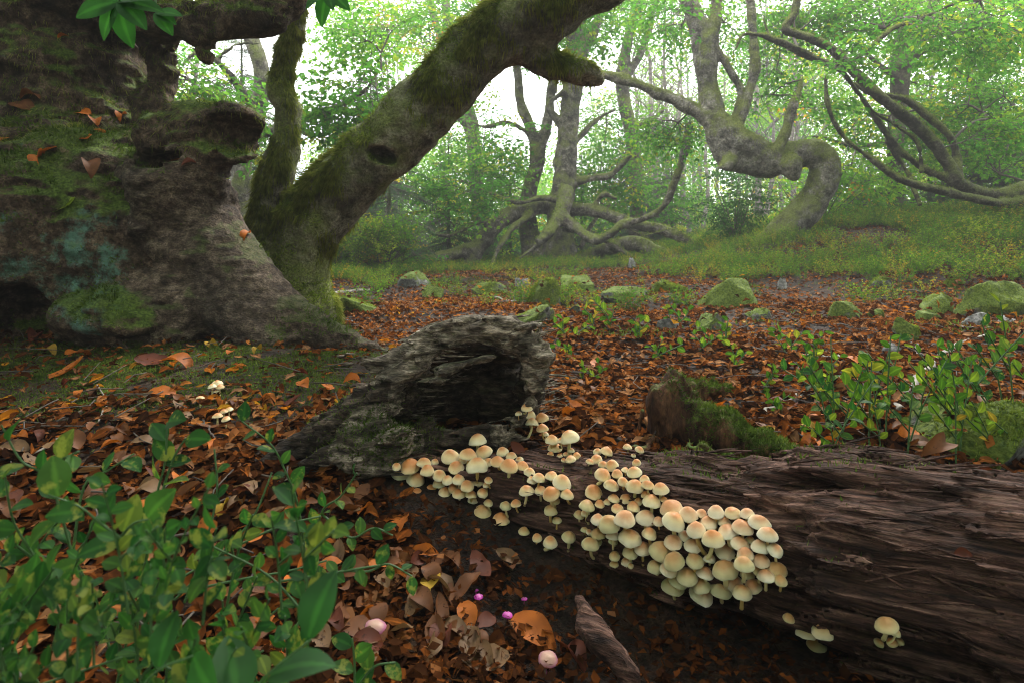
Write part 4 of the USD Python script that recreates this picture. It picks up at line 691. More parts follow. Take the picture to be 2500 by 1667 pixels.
for k, (u, v, w) in enumerate(tiny):
    b = G(u, v + w * 1.2)[0]; Yc = b[1]; mushroom('mushroom', tl[k], P(u, v, Yc), w / 2 / F * Yc, b, M['cap'], M['stipe_pale'], 'small bunch of mushrooms in the moss left of the root', unit(rngm.normal(0, .1, 3) + [0, 0, 1]), .75, 300 + k)
for (u, v, w, m, l) in [(916, 1531, 52, 'cap_pink', 'pink mushroom with a tan centre, on the leaf litter bottom left of centre'), (1338, 1608, 50, 'cap_pink', 'pink and white mushroom at the bottom edge beside a large leaf'), (1169, 1456, 24, 'cap_magenta', 'bright magenta mushroom button in front of the log'), (1162, 1440, 12, 'cap_magenta', 'tiny magenta bud just above the bright magenta button'),
        (1239, 1500, 26, 'cap_magenta', 'flat bright magenta cap lower right of the magenta button'), (1280, 1461, 15, 'cap_magenta', 'tiny dull purple mushroom below the log overhang'), (1918, 917, 13, 'cap_magenta', 'distant magenta dot of a mushroom in litter, left one'), (2051, 921, 13, 'cap_magenta', 'distant magenta dot of a mushroom in litter beside bilberry')]:
    b = G(u, v + w * .8)[0]; Yc = b[1] - .004; mushroom('pink_mushroom', l, P(u, v, Yc), w / 2 / F * Yc, b, M[m], M['stipe_pink'], None, unit(np.array([0, -.25 if w > 40 else 0, 1.])), .5, 400 + int(u))
u, v, w, Yc = 1500 + 435 / 2.352, 1050 + 172 / 2.352, 47, 1.42; mushroom('mushroom', 'single broad golden cap half hidden behind the log ridge', P(u, v, Yc), w / 2 / F * Yc, P(u, v + 60, Yc + .02), M['cap'], M['stipe'], None, np.array([0, 0, 1.]), .8, 500)

# ---------------------------------------------------------------- rocks
import trimesh
_ico = trimesh.creation.icosphere(4); _iv, _if = np.array(_ico.vertices), np.array(_ico.faces)
ROCKS = [(1995, 622, 112, 56, 9.0, .9, 'blocky dark rock with moss cap beside the grey slab'), (2076, 622, 118, 56, 8.6, .0, 'pale grey split slab below the S-shaped beech'), (1787, 712, 176, 84, None, 1, 'broad moss-covered boulder in the middle of the slope'), (1908, 694, 26, 32, None, .1, 'small upright grey stone behind the broad mossy boulder'),
 (2056, 742, 92, 80, None, .75, 'pointed mossy rock with bare grey right side'), (2288, 736, 104, 66, None, .85, 'wedge-shaped mossy rock with dark front face'), (2440, 724, 190, 100, None, .85, 'large mossy boulder at the right edge'), (2382, 782, 64, 34, None, .15, 'flat grey stone below the large right boulder'),
 (2466, 782, 46, 22, None, .2, 'small grey stone near the right edge'), (2212, 800, 74, 54, None, 1.1, 'bright green moss hummock above the bilberry bush'), (2132, 768, 42, 22, None, 1.1, 'little green mossy stone right of the pointed rock'), (2274, 776, 72, 28, None, 1.1, 'low olive mossy stone under the wedge-shaped rock'),
 (1730, 785, 86, 56, None, .6, 'half mossy rock with grey patch, left of slope'), (1854, 770, 64, 32, None, .4, 'low grey-green stone right of the half mossy rock'), (2146, 686, 56, 28, None, .5, 'grey-green stone at the edge of the bilberry slope'), (1636, 792, 70, 28, None, .2, 'flat grey rock beside bilberry tufts in the litter'),
 (2370, 1035, 330, 150, None, .8, 'big mossy boulder with bare slab behind the bilberry stems'), (2174, 854, 50, 24, None, .1, 'small pale stone within the bilberry bush'), (1322, 710, 84, 78, None, .95, 'upright mossy boulder below the sprawling beech'), (1274, 686, 42, 46, None, .1, 'pointed bare grey stone behind the upright mossy boulder'),
 (1312, 758, 136, 74, None, 1.1, 'moss-covered sloping boulder behind the weathered root'), (850, 738, 136, 50, None, 1.1, 'dark green mossy boulder right of the leaning trunk'), (1012, 680, 74, 46, None, .4, 'grey-topped boulder in front of the low greenery'), (1414, 690, 88, 48, None, .9, 'rounded mossy boulder under the low lying bough'),
 (1402, 750, 38, 34, None, 1.1, 'small round moss cushion beside the sloping boulder'), (1530, 708, 130, 46, None, 1.0, 'low flat mossy boulder in the middle distance'), (1064, 714, 66, 34, None, 1.1, 'small moss-capped stone in the litter, left of centre'), (1542, 642, 18, 32, None, .0, 'thin upright grey stone beside the lying bough'),
 (2205, 568, 118, 44, 10.2, 1.0, 'moss hump rising from the bilberry slope'), (720, 730, 60, 30, None, 1.0, 'mossy stone close to the foot of the leaning trunk'), (1200, 704, 90, 34, None, 1.0, 'low mossy stone left of the upright mossy boulder'), (1640, 700, 90, 30, None, .9, 'flat mossy stone among bilberry tufts mid-slope'), (2330, 690, 50, 22, None, .9, 'small mossy stone left of the large right boulder')]
rock_at, rock_tops = [], []
for k, (u, v, w, h, Yr, moss, lab) in enumerate(ROCKS):
    b = G(u, v + h * .42)[0]; Yr = Yr or b[1]; c = P(u, v + h * .5, Yr); c[2] = min(c[2], gz(c[0], c[1]) + .0); W, H = w / F * Yr, h / F * Yr + max(0, P(u, v + h * .5, Yr)[2] - c[2])
    rng = np.random.default_rng(600 + k); q = _iv.copy()
    for _ in range(14):
        nrm = unit(rng.normal(0, 1, 3)); lim = rng.uniform(.42, .8); s = q @ nrm; q = q - np.clip(s - lim, 0, None)[:, None] * nrm * .9
    q = q * (1 + .42 * (fbm(q * 1.6 + k * 3, 4, k) - .5)[:, None] + .12 * (fbm(q * 6 + k, 3, k) - .5)[:, None]); q = q / np.abs(q).max(0)
    vtx = c + q * np.array([W / 2 * 1.1, W * rng.uniform(.38, .5), H * .82 + .02]) @ np.eye(3); t = Thing('mossy_rock' if moss > .3 else 'grey_rock', lab, 'rock', c)
    put(t, 'stone', vtx, _if, M['rock' if moss >= .85 else 'rock_patchy' if moss > .3 else 'bare_rock']); rock_at.append((c[0], c[1], W / 2)); _nz = vnormals(vtx, _if); ok_ = np.flatnonzero((_nz[:, 2] > .45) & (vtx[:, 2] > gz(vtx[:, 0], vtx[:, 1]))); ok_ = rng.choice(ok_, min(len(ok_), int(3 + 16 * W))) if len(ok_) else ok_; rock_tops += [(*vtx[i], *_nz[i]) for i in ok_]
    if moss > .3: moss_on(t, vtx, _if, min(26000, 5000 + 500000 * W * H / Yr ** 1.3) * moss, .011 if Yr < 5 else .022, 650 + k, mt='moss_bright', up=(-.45 if moss >= 1 else .05, .5), where=lambda p, n: (p[:, 2] > gz(p[:, 0], p[:, 1]) - .01) * min(1.3, moss * 1.3))
# a splintered piece of wood before the log, and a flake of bark on its flank
ck = [chain([(1418, 1470, .97, 30), (1440, 1530, .92, 62), (1490, 1590, .88, 66), (1540, 1660, .85, 50)])]
cv, cf = surface(lambda p: smax(blend(ck, .01)(p) - .012 * grain(p[:, [1, 0, 2]], .5, 8, 60, 131) + .006 + .02 * (fbm(p * 25, 2, 3) - .5), -d_chain(p, chain([(1400, 1500, .90, 40), (1440, 1600, .84, 60)])), .006), *bounds(ck, .02), .0042, margin=.02)
put(None, 'splintered_wood', cv, cf, M['log'], label='splintered chunk of grey-brown wood lying in front of the log', cat='wood')
# ---------------------------------------------------------------- leaf litter
rngl = np.random.default_rng(9)
LIT = [leaf(1, .62, c, f, tw, 5, s, .18, wv) for s, (c, f, tw, wv) in enumerate([(.2, .1, .1, .10), (.5, .3, .2, .12), (-.3, .2, -.2, .12), (1.2, .7, .2, .14), (.1, .1, 0, .08), (-.5, .1, .3, .14), (.4, .6, -.3, .12), (.1, .35, .4, .16)])]
def in_moss(x, y):      # the mossy foot of the hollow beech
    return np.exp(-(((x + 1.5) / 1.15) ** 2 + ((y - 2.25) / .50) ** 2)) * 1.6 + np.exp(-(((x + .9) / .45) ** 2 + ((y - 2.1) / .3) ** 2))
def litter_points(n, y0, y1, power):
    y = y0 + (y1 - y0) * rngl.random(n) ** power; x = rngl.uniform(-1, 1, n) * (y * .92 + .25); return x, y
A1, A2, A3 = litter_points(9000, .45, 1.9, .7), litter_points(26000, 1.7, 4.5, .8), litter_points(66000, 4.2, 12.5, .85)
x, y = (np.concatenate(q) for q in zip(A1, A2, A3)); z = gz(x, y); u_, v_ = px(np.stack([x, y, z], 1))
dens = 1 - np.clip(in_moss(x, y), 0, .90); dens *= np.where(y > 2.5, .5 + .9 * sstep(.34, .52, fbm(np.stack([x, y, 0 * x], 1) * .9, 3, 44)), 1); dens *= 1 - .45 * sstep(1.2, 2.6, x - .25 * (y - 6)) * sstep(6.4, 8.2, y) ; dens *= 1 - .85 * sstep(8.8, 10.5, y)
dens *= 1 - .95 * sstep(-.12, .06, x + .75 * (y - .85) - .04) * sstep(1.36, 1.24, y)
k = rngl.random(len(x)) < dens; k &= (y > 1.8) | free(np.stack([x, y, z + .015], 1)); x, y, z = x[k], y[k], z[k]; n = len(x)
nrm = unit(gnormal(x, y) + rngl.normal(0, .19, (n, 3)) * [1, 1, .2]); sz = rngl.uniform(.028, .058, n)
LIT2 = [leaf(1, .62, c, f, tw, 2, s, 0, wv) for s, (c, f, tw, wv) in enumerate([(.3, .15, .1, .08), (.9, .5, .3, .1), (-.5, .3, -.3, .1), (1.2, .9, .2, .12), (.1, .1, 0, .06), (-.9, .2, .5, .12), (.6, 1.1, -.4, .1), (.2, .7, .6, .14)])]
def rib(v): return np.zeros(len(v)) if len(v) % 3 else np.tile([0, 1, 0], len(v) // 3) * (np.arange(len(v)) < 18)
def scatter_mesh(shapes, pos, R, sc, which, rnd):
    global ribs
    vs, fs, rs, nn_, m, ribs = [], [], [], [], 0, []
    for k, (v, f) in enumerate(shapes):
        i = np.flatnonzero(which == k); vn = vnormals(v, f)
        vs.append((np.einsum('nij,kj->nki', R[i], v) * sc[i, None, None] + pos[i, None]).reshape(-1, 3)); nn_.append(np.einsum('nij,kj->nki', R[i], vn).reshape(-1, 3))
        fs.append((f[None] + (np.arange(len(i)) * len(v))[:, None, None]).reshape(-1, 3) + m); rs.append(np.repeat(rnd[i], len(v))); ribs.append(np.tile(rib(v), len(i))); m += len(i) * len(v)
    return np.vstack(vs), np.vstack(fs), np.concatenate(rs), np.vstack(nn_)
lt = Thing('fallen_leaves', 'carpet of brown, orange and tan beech leaves over the woodland floor', 'leaf litter', (0, 2, 0), kind='stuff')
pos = np.stack([x, y, z + .004 + .014 * rngl.random(n)], 1); Rl = frames(nrm, rngl); wh = rngl.integers(0, 8, n); rn = np.clip(rngl.random(n) * .85 + .5 * (fbm(pos * 1.5, 2, 6) - .5) + .06 - .16 * sstep(1.9, 1.2, y), 0, 1)
for nm, sel, shp in (('near_leaves', y < 3.2, LIT), ('far_leaves', y >= 3.2, LIT2)):
    v, f, r, nv = scatter_mesh(shp, pos[sel], Rl[sel], sz[sel], wh[sel], rn[sel]); put(lt, nm, v, f, M['litter'], normals=nv, pv={'rnd': r, 'rib': np.concatenate(ribs)}, kind='stuff')
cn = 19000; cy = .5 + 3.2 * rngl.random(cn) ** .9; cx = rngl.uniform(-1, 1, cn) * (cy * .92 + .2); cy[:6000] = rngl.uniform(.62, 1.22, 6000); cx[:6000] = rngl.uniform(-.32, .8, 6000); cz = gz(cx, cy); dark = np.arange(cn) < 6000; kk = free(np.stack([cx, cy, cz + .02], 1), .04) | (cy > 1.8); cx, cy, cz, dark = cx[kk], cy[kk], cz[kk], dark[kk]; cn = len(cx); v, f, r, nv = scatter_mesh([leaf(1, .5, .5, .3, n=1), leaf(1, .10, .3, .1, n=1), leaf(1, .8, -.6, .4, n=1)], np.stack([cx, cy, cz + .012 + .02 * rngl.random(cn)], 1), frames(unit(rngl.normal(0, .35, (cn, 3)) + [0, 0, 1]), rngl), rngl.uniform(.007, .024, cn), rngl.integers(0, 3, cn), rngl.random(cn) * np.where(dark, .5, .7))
put(lt, 'leaf_crumbs', v, f, M['litter'], normals=nv, pv={'rnd': r}, kind='stuff')
rt = np.array(rock_tops); v, f, r, nv = scatter_mesh(LIT2, rt[:, :3] + rt[:, 3:] * .02, frames(unit(rt[:, 3:] + rngl.normal(0, .3, (len(rt), 3))), rngl), rngl.uniform(.035, .06, len(rt)), rngl.integers(0, 8, len(rt)), rngl.random(len(rt)))
put(lt, 'leaves_on_rocks', v, f, M['litter'], normals=nv, pv={'rnd': r}, kind='stuff')
tw = []
for _ in range(420):
    ty = .6 + 6 * rngl.random() ** 1.4; tx = rngl.uniform(-.9, .9) * ty
    if -.4 < tx < .9 and .8 < ty < 1.5: continue
    a = rngl.uniform(0, 6.28); l = rngl.uniform(.05, .22); q = np.array([[tx + math.cos(a) * l * s, ty + math.sin(a) * l * s, 0, rngl.uniform(.0010, .0022)] for s in (-.5, 0, .5)]); q[1, :2] += rngl.normal(0, .012, 2); q[:, 2] = gz(q[:, 0], q[:, 1]) + .022 + .012 * rngl.random(3); tw.append(tube(q, 4, cap=False))
put(lt, 'small_twigs', *join(tw), M['twig'], kind='stuff')
n = 120000; x = rngl.normal(-1.35, .75, n); y = rngl.normal(2.2, .35, n); k = (rngl.random(n) < np.clip(in_moss(x, y) * 1.3, 0, 1) * sstep(.3, .55, fbm(np.stack([x, y, 0 * x], 1) * 5, 3, 2))) & (y > 1.2); x, y = x[k], y[k]
blades(None, 'moss_carpet', np.stack([x, y, gz(x, y)], 1), gnormal(x, y), .010, .15, 'moss', rngl, lean=.9, label='short green moss on the ground at the foot of the hollow beech', cat='moss')
n = 160000; x = rngl.uniform(-4, 8, n); y = rngl.uniform(3.2, 10, n); k = rngl.random(n) < sstep(.57, .68, fbm(np.stack([x, y, 0 * x], 1) * 1.5, 3, 71)); x, y = x[k], y[k]
blades(None, 'moss_patches', np.stack([x, y, gz(x, y) + .008], 1), gnormal(x, y), .028, .16, 'moss', rngl, label='scattered low moss patches between the leaves further back', cat='moss')
def nth(k):
    return f"{k}{'th' if 10 < k % 100 < 14 else {1: 'st', 2: 'nd', 3: 'rd'}.get(k % 10, 'th')}"
# leaves one can pick out: (u, v, length in pixels, depth or None = on the ground, material, label)
FL = [(1298, 1566, 130, None, 'leaf_orange', 'large glossy orange-brown leaf at the bottom edge left of the pink mushroom'), (1082, 1590, 110, None, 'leaf_russet', 'dark russet curled leaf near the bottom edge'), (1190, 1640, 130, None, 'leaf_tan', 'wide tan leaf cut by the bottom edge'), (1400, 1630, 120, None, 'leaf_russet', 'deep red-brown leaf at the bottom edge right of the pink mushroom'),
 (975, 1305, 90, None, 'leaf_orange', 'orange folded leaf lying below the left cluster of caps'), (545, 1265, 72, None, 'leaf_yellow', 'yellow-green leaf standing up among the brown litter, lower left'), (620, 1340, 60, None, 'leaf_orange', 'orange leaf glimpsed between bilberry leaves'), (832, 1262, 80, None, 'leaf_brown', 'brown leaf behind the bilberry sprig'), (1020, 1500, 90, None, 'leaf_tan', 'crumpled pale tan leaf in front of the log'),
 (1890, 1095, 50, 1.42, 'leaf_orange', 'red-orange leaf hanging on the rim of the log'), (1870, 1050, 46, 1.6, 'leaf_yellow', 'curled yellow-brown leaf caught on a twig above the log'), (2295, 1085, 105, 1.32, 'leaf_brown', 'big curled tan-brown leaf behind the log, right'), (2420, 1155, 90, 1.2, 'leaf_russet', 'dark glossy brown leaf pile edge at far right above the log'), (2350, 1350, 42, .90, 'leaf_russet', 'small dark red leaf lying on the near log'),
 (1265, 1095, 46, 1.34, 'leaf_russet', 'dark red shiny leaf among the caps of the left cluster'), (700, 1150, 60, None, 'leaf_russet', 'russet leaf near the left root strands'), (395, 975, 70, None, 'leaf_orange', 'upright orange leaf on the moss left of the little mushroom bunch'), (435, 900, 90, None, 'leaf_orange', 'bright orange-brown leaf of the pair on the moss, centre'), (375, 892, 80, None, 'leaf_russet', 'darker leaf of the pair on the moss'),
 (85, 833, 66, None, 'leaf_russet', 'dark red leaf on moss at far left'), (190, 875, 80, None, 'leaf_orange', 'tan orange leaf on the moss, upper left group'), (120, 866, 50, None, 'leaf_yellow', 'yellowish leaf on the moss beside the left group'), (160, 915, 90, None, 'leaf_orange', 'orange leaf group at left on the moss, lower one'), (516, 853, 46, None, 'leaf_yellow', 'yellow leaf lying below the beech root'), (562, 872, 34, None, 'leaf_orange', 'narrow orange leaf standing on edge in the moss'), (628, 865, 44, None, 'leaf_yellow', 'dull yellow leaf against the root foot'),
 (800, 960, 60, None, 'leaf_orange', 'bright orange leaf of the heap beside the root'), (860, 945, 56, None, 'leaf_orange', 'upright orange leaf of the heap beside the root'), (740, 950, 56, None, 'leaf_orange', 'orange leaf at the left of the heap beside the root'), (655, 985, 40, None, 'leaf_orange', 'orange leaf alone between moss and root'), (712, 995, 56, None, 'leaf_russet', 'dark russet leaf in front of the orange heap'), (575, 1005, 46, None, 'leaf_russet', 'dark wine-red leaf behind the little mushroom bunch'),
 (200, 275, 44, 2.9, 'leaf_orange', 'curled orange leaf on the trunk ledge, middle'), (233, 295, 42, 2.8, 'leaf_orange', 'glowing orange leaf on the trunk ledge'), (210, 335, 40, 2.72, 'leaf_orange', 'bright orange leaf low on the trunk ledge'), (297, 283, 38, 2.75, 'leaf_orange', 'orange leaf at the right of the trunk ledge'), (50, 255, 56, 2.95, 'leaf_brown', 'long brown leaf on the trunk ledge, left'), (75, 232, 44, 3.0, 'leaf_brown', 'brown leaf high on the trunk ledge'), (245, 320, 30, 2.75, 'leaf_orange', 'small orange leaf beside the bright ledge leaf'),
 (95, 388, 60, 2.45, 'leaf_orange', 'folded orange leaf on the brow of the trunk'), (112, 370, 44, 2.5, 'leaf_orange', 'upper leaf of the pair on the brow of the trunk'), (218, 402, 60, 2.48, 'leaf_brown', 'long curled brown leaf hanging on the brow of the trunk'), (160, 498, 50, 2.4, 'leaf_lime', 'single lime-green leaf stuck to the dark trunk'), (152, 90, 26, 2.9, 'leaf_orange', 'little orange leaf high on the dark upper trunk'), (5, 343, 26, 2.7, 'leaf_orange', 'orange leaf at the left picture edge on the ledge'),
 (460, 398, 32, 2.6, 'leaf_russet', 'red-brown leaf in the hollow of the broken stump'), (427, 390, 18, 2.62, 'leaf_orange', 'tiny orange leaf in the hollow of the broken stump'), (600, 575, 40, 3.3, 'leaf_orange', 'orange leaf in the fork between the two trunks'), (2085, 890, 40, None, 'leaf_orange', 'orange leaf in the litter left of bilberry'), (1815, 795, 16, None, 'leaf_yellow', 'bright yellow leaf speck in the litter')]
def bole_hit(u, v):
    r = unit(np.array([(u - CX) / F, 1, -(v - HV) / F])); t = 1.6
    for _ in range(90): t += float(np.clip(bole_fn((O + r * t)[None])[0], -.02, .06)) * .6
    return O + r * (t - .012)
for k, (u, v, w, Yl, m, lab) in enumerate(FL):
    rng = np.random.default_rng(900 + k)
    if Yl is None: p = G(u, v)[0] + [0, 0, .022]
    elif Yl > 2.2 and u < 620: p = bole_hit(u, v)
    else: p = P(u, v, Yl)
    if Yl is not None and Yl < 1.5: p = p if wood_d(p[None])[0] > 0 else p - unit(p - O) * (.03 - wood_d(p[None])[0])
    L = (1.3 if Yl and Yl > 2 else 1.0) * w / F * p[1]; base = LIT[[0, 1, 2, 5, 7][k % 5]]; mm = leaf(L, L * .6, *[(.4, .3, .1), (.9, .6, .3), (-.5, .4, -.3), (1.2, .8, .3)][k % 4], 8, k, .2, .06)
    n = unit(np.array([rng.normal(0, .3), (-.2 if Yl is None else -.55) + rng.normal(0, .2), .85])); Rm = frames(n[None], rng)[0]; c = mm[0].mean(0)
    put(None, 'fallen_leaf', (mm[0] - c) @ Rm.T + p, mm[1], M[m], label=lab, cat='leaf', group=None)
REG = [((0, 520, 960, 1300), 70, 'in the left litter beyond the bilberry'), ((620, 1250, 1380, 1667), 60, 'on the ground before the log'), ((1300, 1500, 880, 1060), 16, 'between weathered root and stump'), ((1750, 2500, 960, 1120), 60, 'behind the log by the bush'), ((560, 900, 1150, 1300), 14, 'beside the dark root strands')]
TONES = ['leaf_orange', 'leaf_brown', 'leaf_tan', 'leaf_russet', 'leaf_yellow']
for ri, ((a, b, c_, d_), cnt, where) in enumerate(REG):
    rng = np.random.default_rng(950 + ri); q = G(rng.uniform(a, b, cnt * 2), rng.uniform(c_, d_, cnt * 2)); q = q[(wood_d(q + [0, 0, .02]) > .015) & (stump_fn(q + [0, 0, .02]) > .015)][:cnt]
    q = q[np.argsort(px(q)[0])]; tones = rng.choice(5, len(q), p=[.22, .36, .24, .14, .04]); seen = {}
    for p, tn in zip(q, tones):
        seen[tn] = seen.get(tn, 0) + 1; word = TONES[tn][5:]
        L = rng.uniform(.04, .068); mm = leaf(L, L * rng.uniform(.52, .66), rng.uniform(-.6, 1.2), rng.uniform(.1, .8), rng.uniform(-.4, .4), 6, int(rng.integers(999)), .2, .08)
        n = unit(gnormal(p[0], p[1]) + rng.normal(0, .4, 3) * [1, 1, .2]); Rm = frames(n[None], rng)[0]
        put(None, 'fallen_leaf', (mm[0] - mm[0].mean(0)) @ Rm.T + p + [0, 0, .026], mm[1], M[TONES[tn]], label=f'{word} fallen leaf {where}, {nth(seen[tn])} {word} one from the left', cat='leaf', group='fallen leaves ' + where)

# ---------------------------------------------------------------- bilberry sprigs near the camera
def sprig(stems, label, leaf_px, seed, mt='bilberry_leaf', gap=34, name='bilberry_sprig', stem_w=7, skip=0.0, bare=.12, group=None, cat='plant'):
    """stems: polylines of photo points (u, v, depth). Leaves alternate along them."""
    rng = np.random.default_rng(seed); ch = [chain([(u, v, Y, stem_w * (1 - .5 * q / len(s))) for q, (u, v, Y) in enumerate(s)], 6) for s in stems]
    t = Thing(name, label, cat, ch[0][0, :3], group)
    for c in ch:
        put(t, 'stem', *tube(c, 5), M['stem'] if mt != 'deep_leaf' else M['twig'])
        d = np.r_[0, np.cumsum(np.linalg.norm(np.diff(c[:, :3], axis=0), axis=1))]; step = gap / F * c[:, 1].mean(); side = rng.integers(0, 2) * 2 - 1; s = d[-1] * bare
        while s < d[-1] + step * .3:
            a = min(s, d[-1] * .999); p = np.array([np.interp(a, d, c[:, k]) for k in range(3)]); q = np.array([np.interp(min(a + .004, d[-1]), d, c[:, k]) - np.interp(max(a - .004, 0), d, c[:, k]) for k in range(3)])
            if rng.random() >= skip:
                L = leaf_px / F * p[1] * rng.uniform(.7, 1.15); tg = unit(q); horiz = unit(np.cross(tg, np.array([0, -.8, .6])) * side + rng.normal(0, .25, 3)); x = unit(horiz * .8 + tg * .55 + [0, 0, .05]); zz = unit(np.array([0, -.55, .85]) + rng.normal(0, .4, 3)); y = unit(np.cross(zz, x)); Rm = np.stack([x, y, np.cross(x, y)], 1)
                mm = leaf(L, L * .70, rng.uniform(-.1, .5), rng.uniform(.05, .4), rng.normal(0, .15), 6, 0, .06); put(t, 'leaf', mm[0] @ Rm.T + p + x * L * .06, mm[1], M[mt], pv={'rib': np.r_[np.tile([0, 1, 0], 7), 0, 0, 0]})
            side = -side; s += step * rng.uniform(.75, 1.25)
    return t
def c4p(rows, Y0, Y1=None):
    Y1 = Y0 if Y1 is None else Y1; n = len(rows); return [(a / 1.71, 750 + b / 1.71, Y0 + (Y1 - Y0) * k / max(n - 1, 1)) for k, (a, b) in enumerate(rows)]
sprig([c4p([(1290, 1240), (1270, 1000), (1240, 810), (1190, 680), (1130, 570), (1010, 475)], .80, .74)], 'tall bilberry sprig arching left in front of the dark root strands', 46, 1, bare=.3)
sprig([c4p([(1300, 1250), (1310, 1010), (1345, 850), (1420, 790), (1490, 690)], .80, .76), c4p([(1340, 860), (1390, 900), (1470, 960), (1560, 920), (1640, 950)], .78, .76)], 'bilberry sprig with round leaves in front of the shaded log end', 38, 2, bare=.3)
sprig([c4p([(1180, 1430), (1370, 1130), (1540, 1100), (1620, 1070), (1720, 1120)], .74, .74)], 'low bilberry sprig reaching right over bare soil', 44, 3, bare=.35)
sprig([c4p([(770, 1230), (850, 1010), (905, 780), (895, 590)], .66, .68)], 'thin upright bilberry shoot with few leaves', 40, 4, skip=.35)
sprig([c4p([(720, 1220), (650, 860), (690, 640), (697, 480)], .66, .66), c4p([(660, 830), (720, 640), (775, 545)], .66, .66)], 'bilberry shoot with spotted yellow-green leaves at its tip, left of centre', 78, 5, bare=.3, gap=52)
sprig([c4p([(310, 1060), (210, 730), (90, 640), (5, 490)], .52, .50), c4p([(200, 720), (230, 650), (330, 600)], .52, .5)], 'bilberry shoot leaning to the left picture edge', 66, 6, gap=60)
sprig([c4p([(300, 1060), (350, 750), (450, 680), (560, 610)], .56, .58)], 'bilberry shoot bending right with three round leaves', 64, 7, bare=.4, gap=44)
sprig([c4p([(730, 1220), (950, 1000), (1060, 870), (1135, 690)], .68, .70)], 'bare green bilberry twig with one yellow-green leaf', 62, 8, skip=.72)
sprig([c4p([(700, 1160), (1000, 990), (1180, 910), (1340, 870)], .70, .74)], 'long nearly bare bilberry twig reaching right', 50, 9, skip=.75)
sprig([c4p([(700, 1200), (1000, 1135), (1200, 1100), (1365, 1055)], .66, .68)], 'low bare bilberry twig below the long one', 46, 10, skip=.7)
sprig([c4p([(560, 1000), (420, 900), (330, 830), (200, 780)], .44, .42), c4p([(500, 960), (560, 900), (640, 880)], .44, .43)], 'blurred bilberry branch with big soft leaves at mid left', 95, 11, gap=60)
sprig([c4p([(260, 1300), (180, 1100), (60, 900), (20, 700)], .50, .46)], 'blurred bilberry stem along the left edge', 70, 12, gap=50)
sprig([c4p([(1480, 1600), (1480, 1480), (1470, 1380)], .66, .66), c4p([(1480, 1600), (1560, 1500), (1650, 1480)], .66, .66)], 'small bilberry shoot at the bottom beside the pink mushroom', 56, 13, gap=40)
rngs = np.random.default_rng(77)
NL = ['at the bottom left corner', 'low at the left edge', 'above the bottom left corner', 'near the bottom, one third across', 'in the thick of the lower left bush', 'in front of the lower left bush', 'behind the lower left bush']
count, todo = {}, []
for k in range(46):
    u0, v0 = rngs.uniform(-60, 760), rngs.uniform(1400, 1820); v0 = max(v0, 1380 + .12 * max(u0 - 300, 0)); Yc = rngs.uniform(.36, .62); h = rngs.uniform(120, 270); dx = rngs.normal(0, 110)
    where = ('at the bottom left corner' if u0 < 200 else 'at bottom, a quarter across' if u0 < 480 else 'at bottom, a third across') if v0 > 1560 else ('by the left picture edge' if u0 < 250 else 'in mid lower left greenery' if u0 < 500 else 'right in the lower left greenery')
    todo.append((u0 + dx, where, [[(u0, v0 + 60, Yc), (u0 + dx * .4, v0 - h * .4, Yc), (u0 + dx, v0 - h, Yc - .02)], [(u0 + dx * .3, v0 - h * .3, Yc), (u0 - dx * .5 + 40, v0 - h * .6, Yc - .02)]], rngs.uniform(36, 62), rngs.uniform(28, 46)))
for k, (_, where, st, lp, gp) in enumerate(sorted(todo, key=lambda q: q[0])):
    count[where] = count.get(where, 0) + 1; sprig(st, f'soft green bilberry shoot {where}, {nth(count[where])} tip from the left', lp, 100 + k, gap=gp, group='bilberry shoots ' + where, bare=.15)
sprig([[(560, 1750, .34), (660, 1640, .34), (760, 1560, .34)]], 'large blurred green leaves close to the lens at the bottom', 190, 160, mt='near_leaf', gap=110)
sprig([[(300, 1740, .34), (380, 1640, .34), (470, 1600, .34)]], 'large blurred leaves near the bottom, a fifth across', 150, 161, mt='near_leaf', gap=90)
# leafy twigs that hang into the top of the frame
def fan(u, v, Y, size, label, seed, yaw0):
    rng = np.random.default_rng(seed); p = P(u, v, Y); t = Thing('hanging_leaf_spray', label, 'leaves', p); put(t, 'stem', *tube(np.array([[*(p + [0, .02, .16]), .002], [*(p + [0, 0, .06]), .002], [*p, .0015]]), 5), M['stem'])
    for k, a in enumerate(yaw0):
        L = size / F * Y * rng.uniform(.8, 1.1); x = unit(np.array([math.cos(a), rng.normal(0, .2), math.sin(a)])); z = unit(np.array([0, -.8, .6]) + rng.normal(0, .15, 3)); y = unit(np.cross(z, x)); Rm = np.stack([x, y, np.cross(x, y)], 1)
        mm = leaf(L, L * .52, .3, .15, 0, 8, 0, .03); put(t, 'leaf', mm[0] @ Rm.T + p, mm[1], M['near_leaf'], pv={'rib': np.r_[np.tile([0, 1, 0], 9), 0, 0, 0]})
fan(290, 5, .95, 110, 'spray of large soft green leaves hanging at the top left', 1, [-.15, -.75, -1.35, -2.0, -2.8, .1]); fan(380, 32, 1.0, 70, 'small green leaves right of the hanging spray at the top left', 2, [-.5, -.9, -.1])
fan(800, -20, .9, 80, 'two bright green leaves hanging at the top edge left of the arch', 3, [-1.2, -2.3, -.7, -1.8])

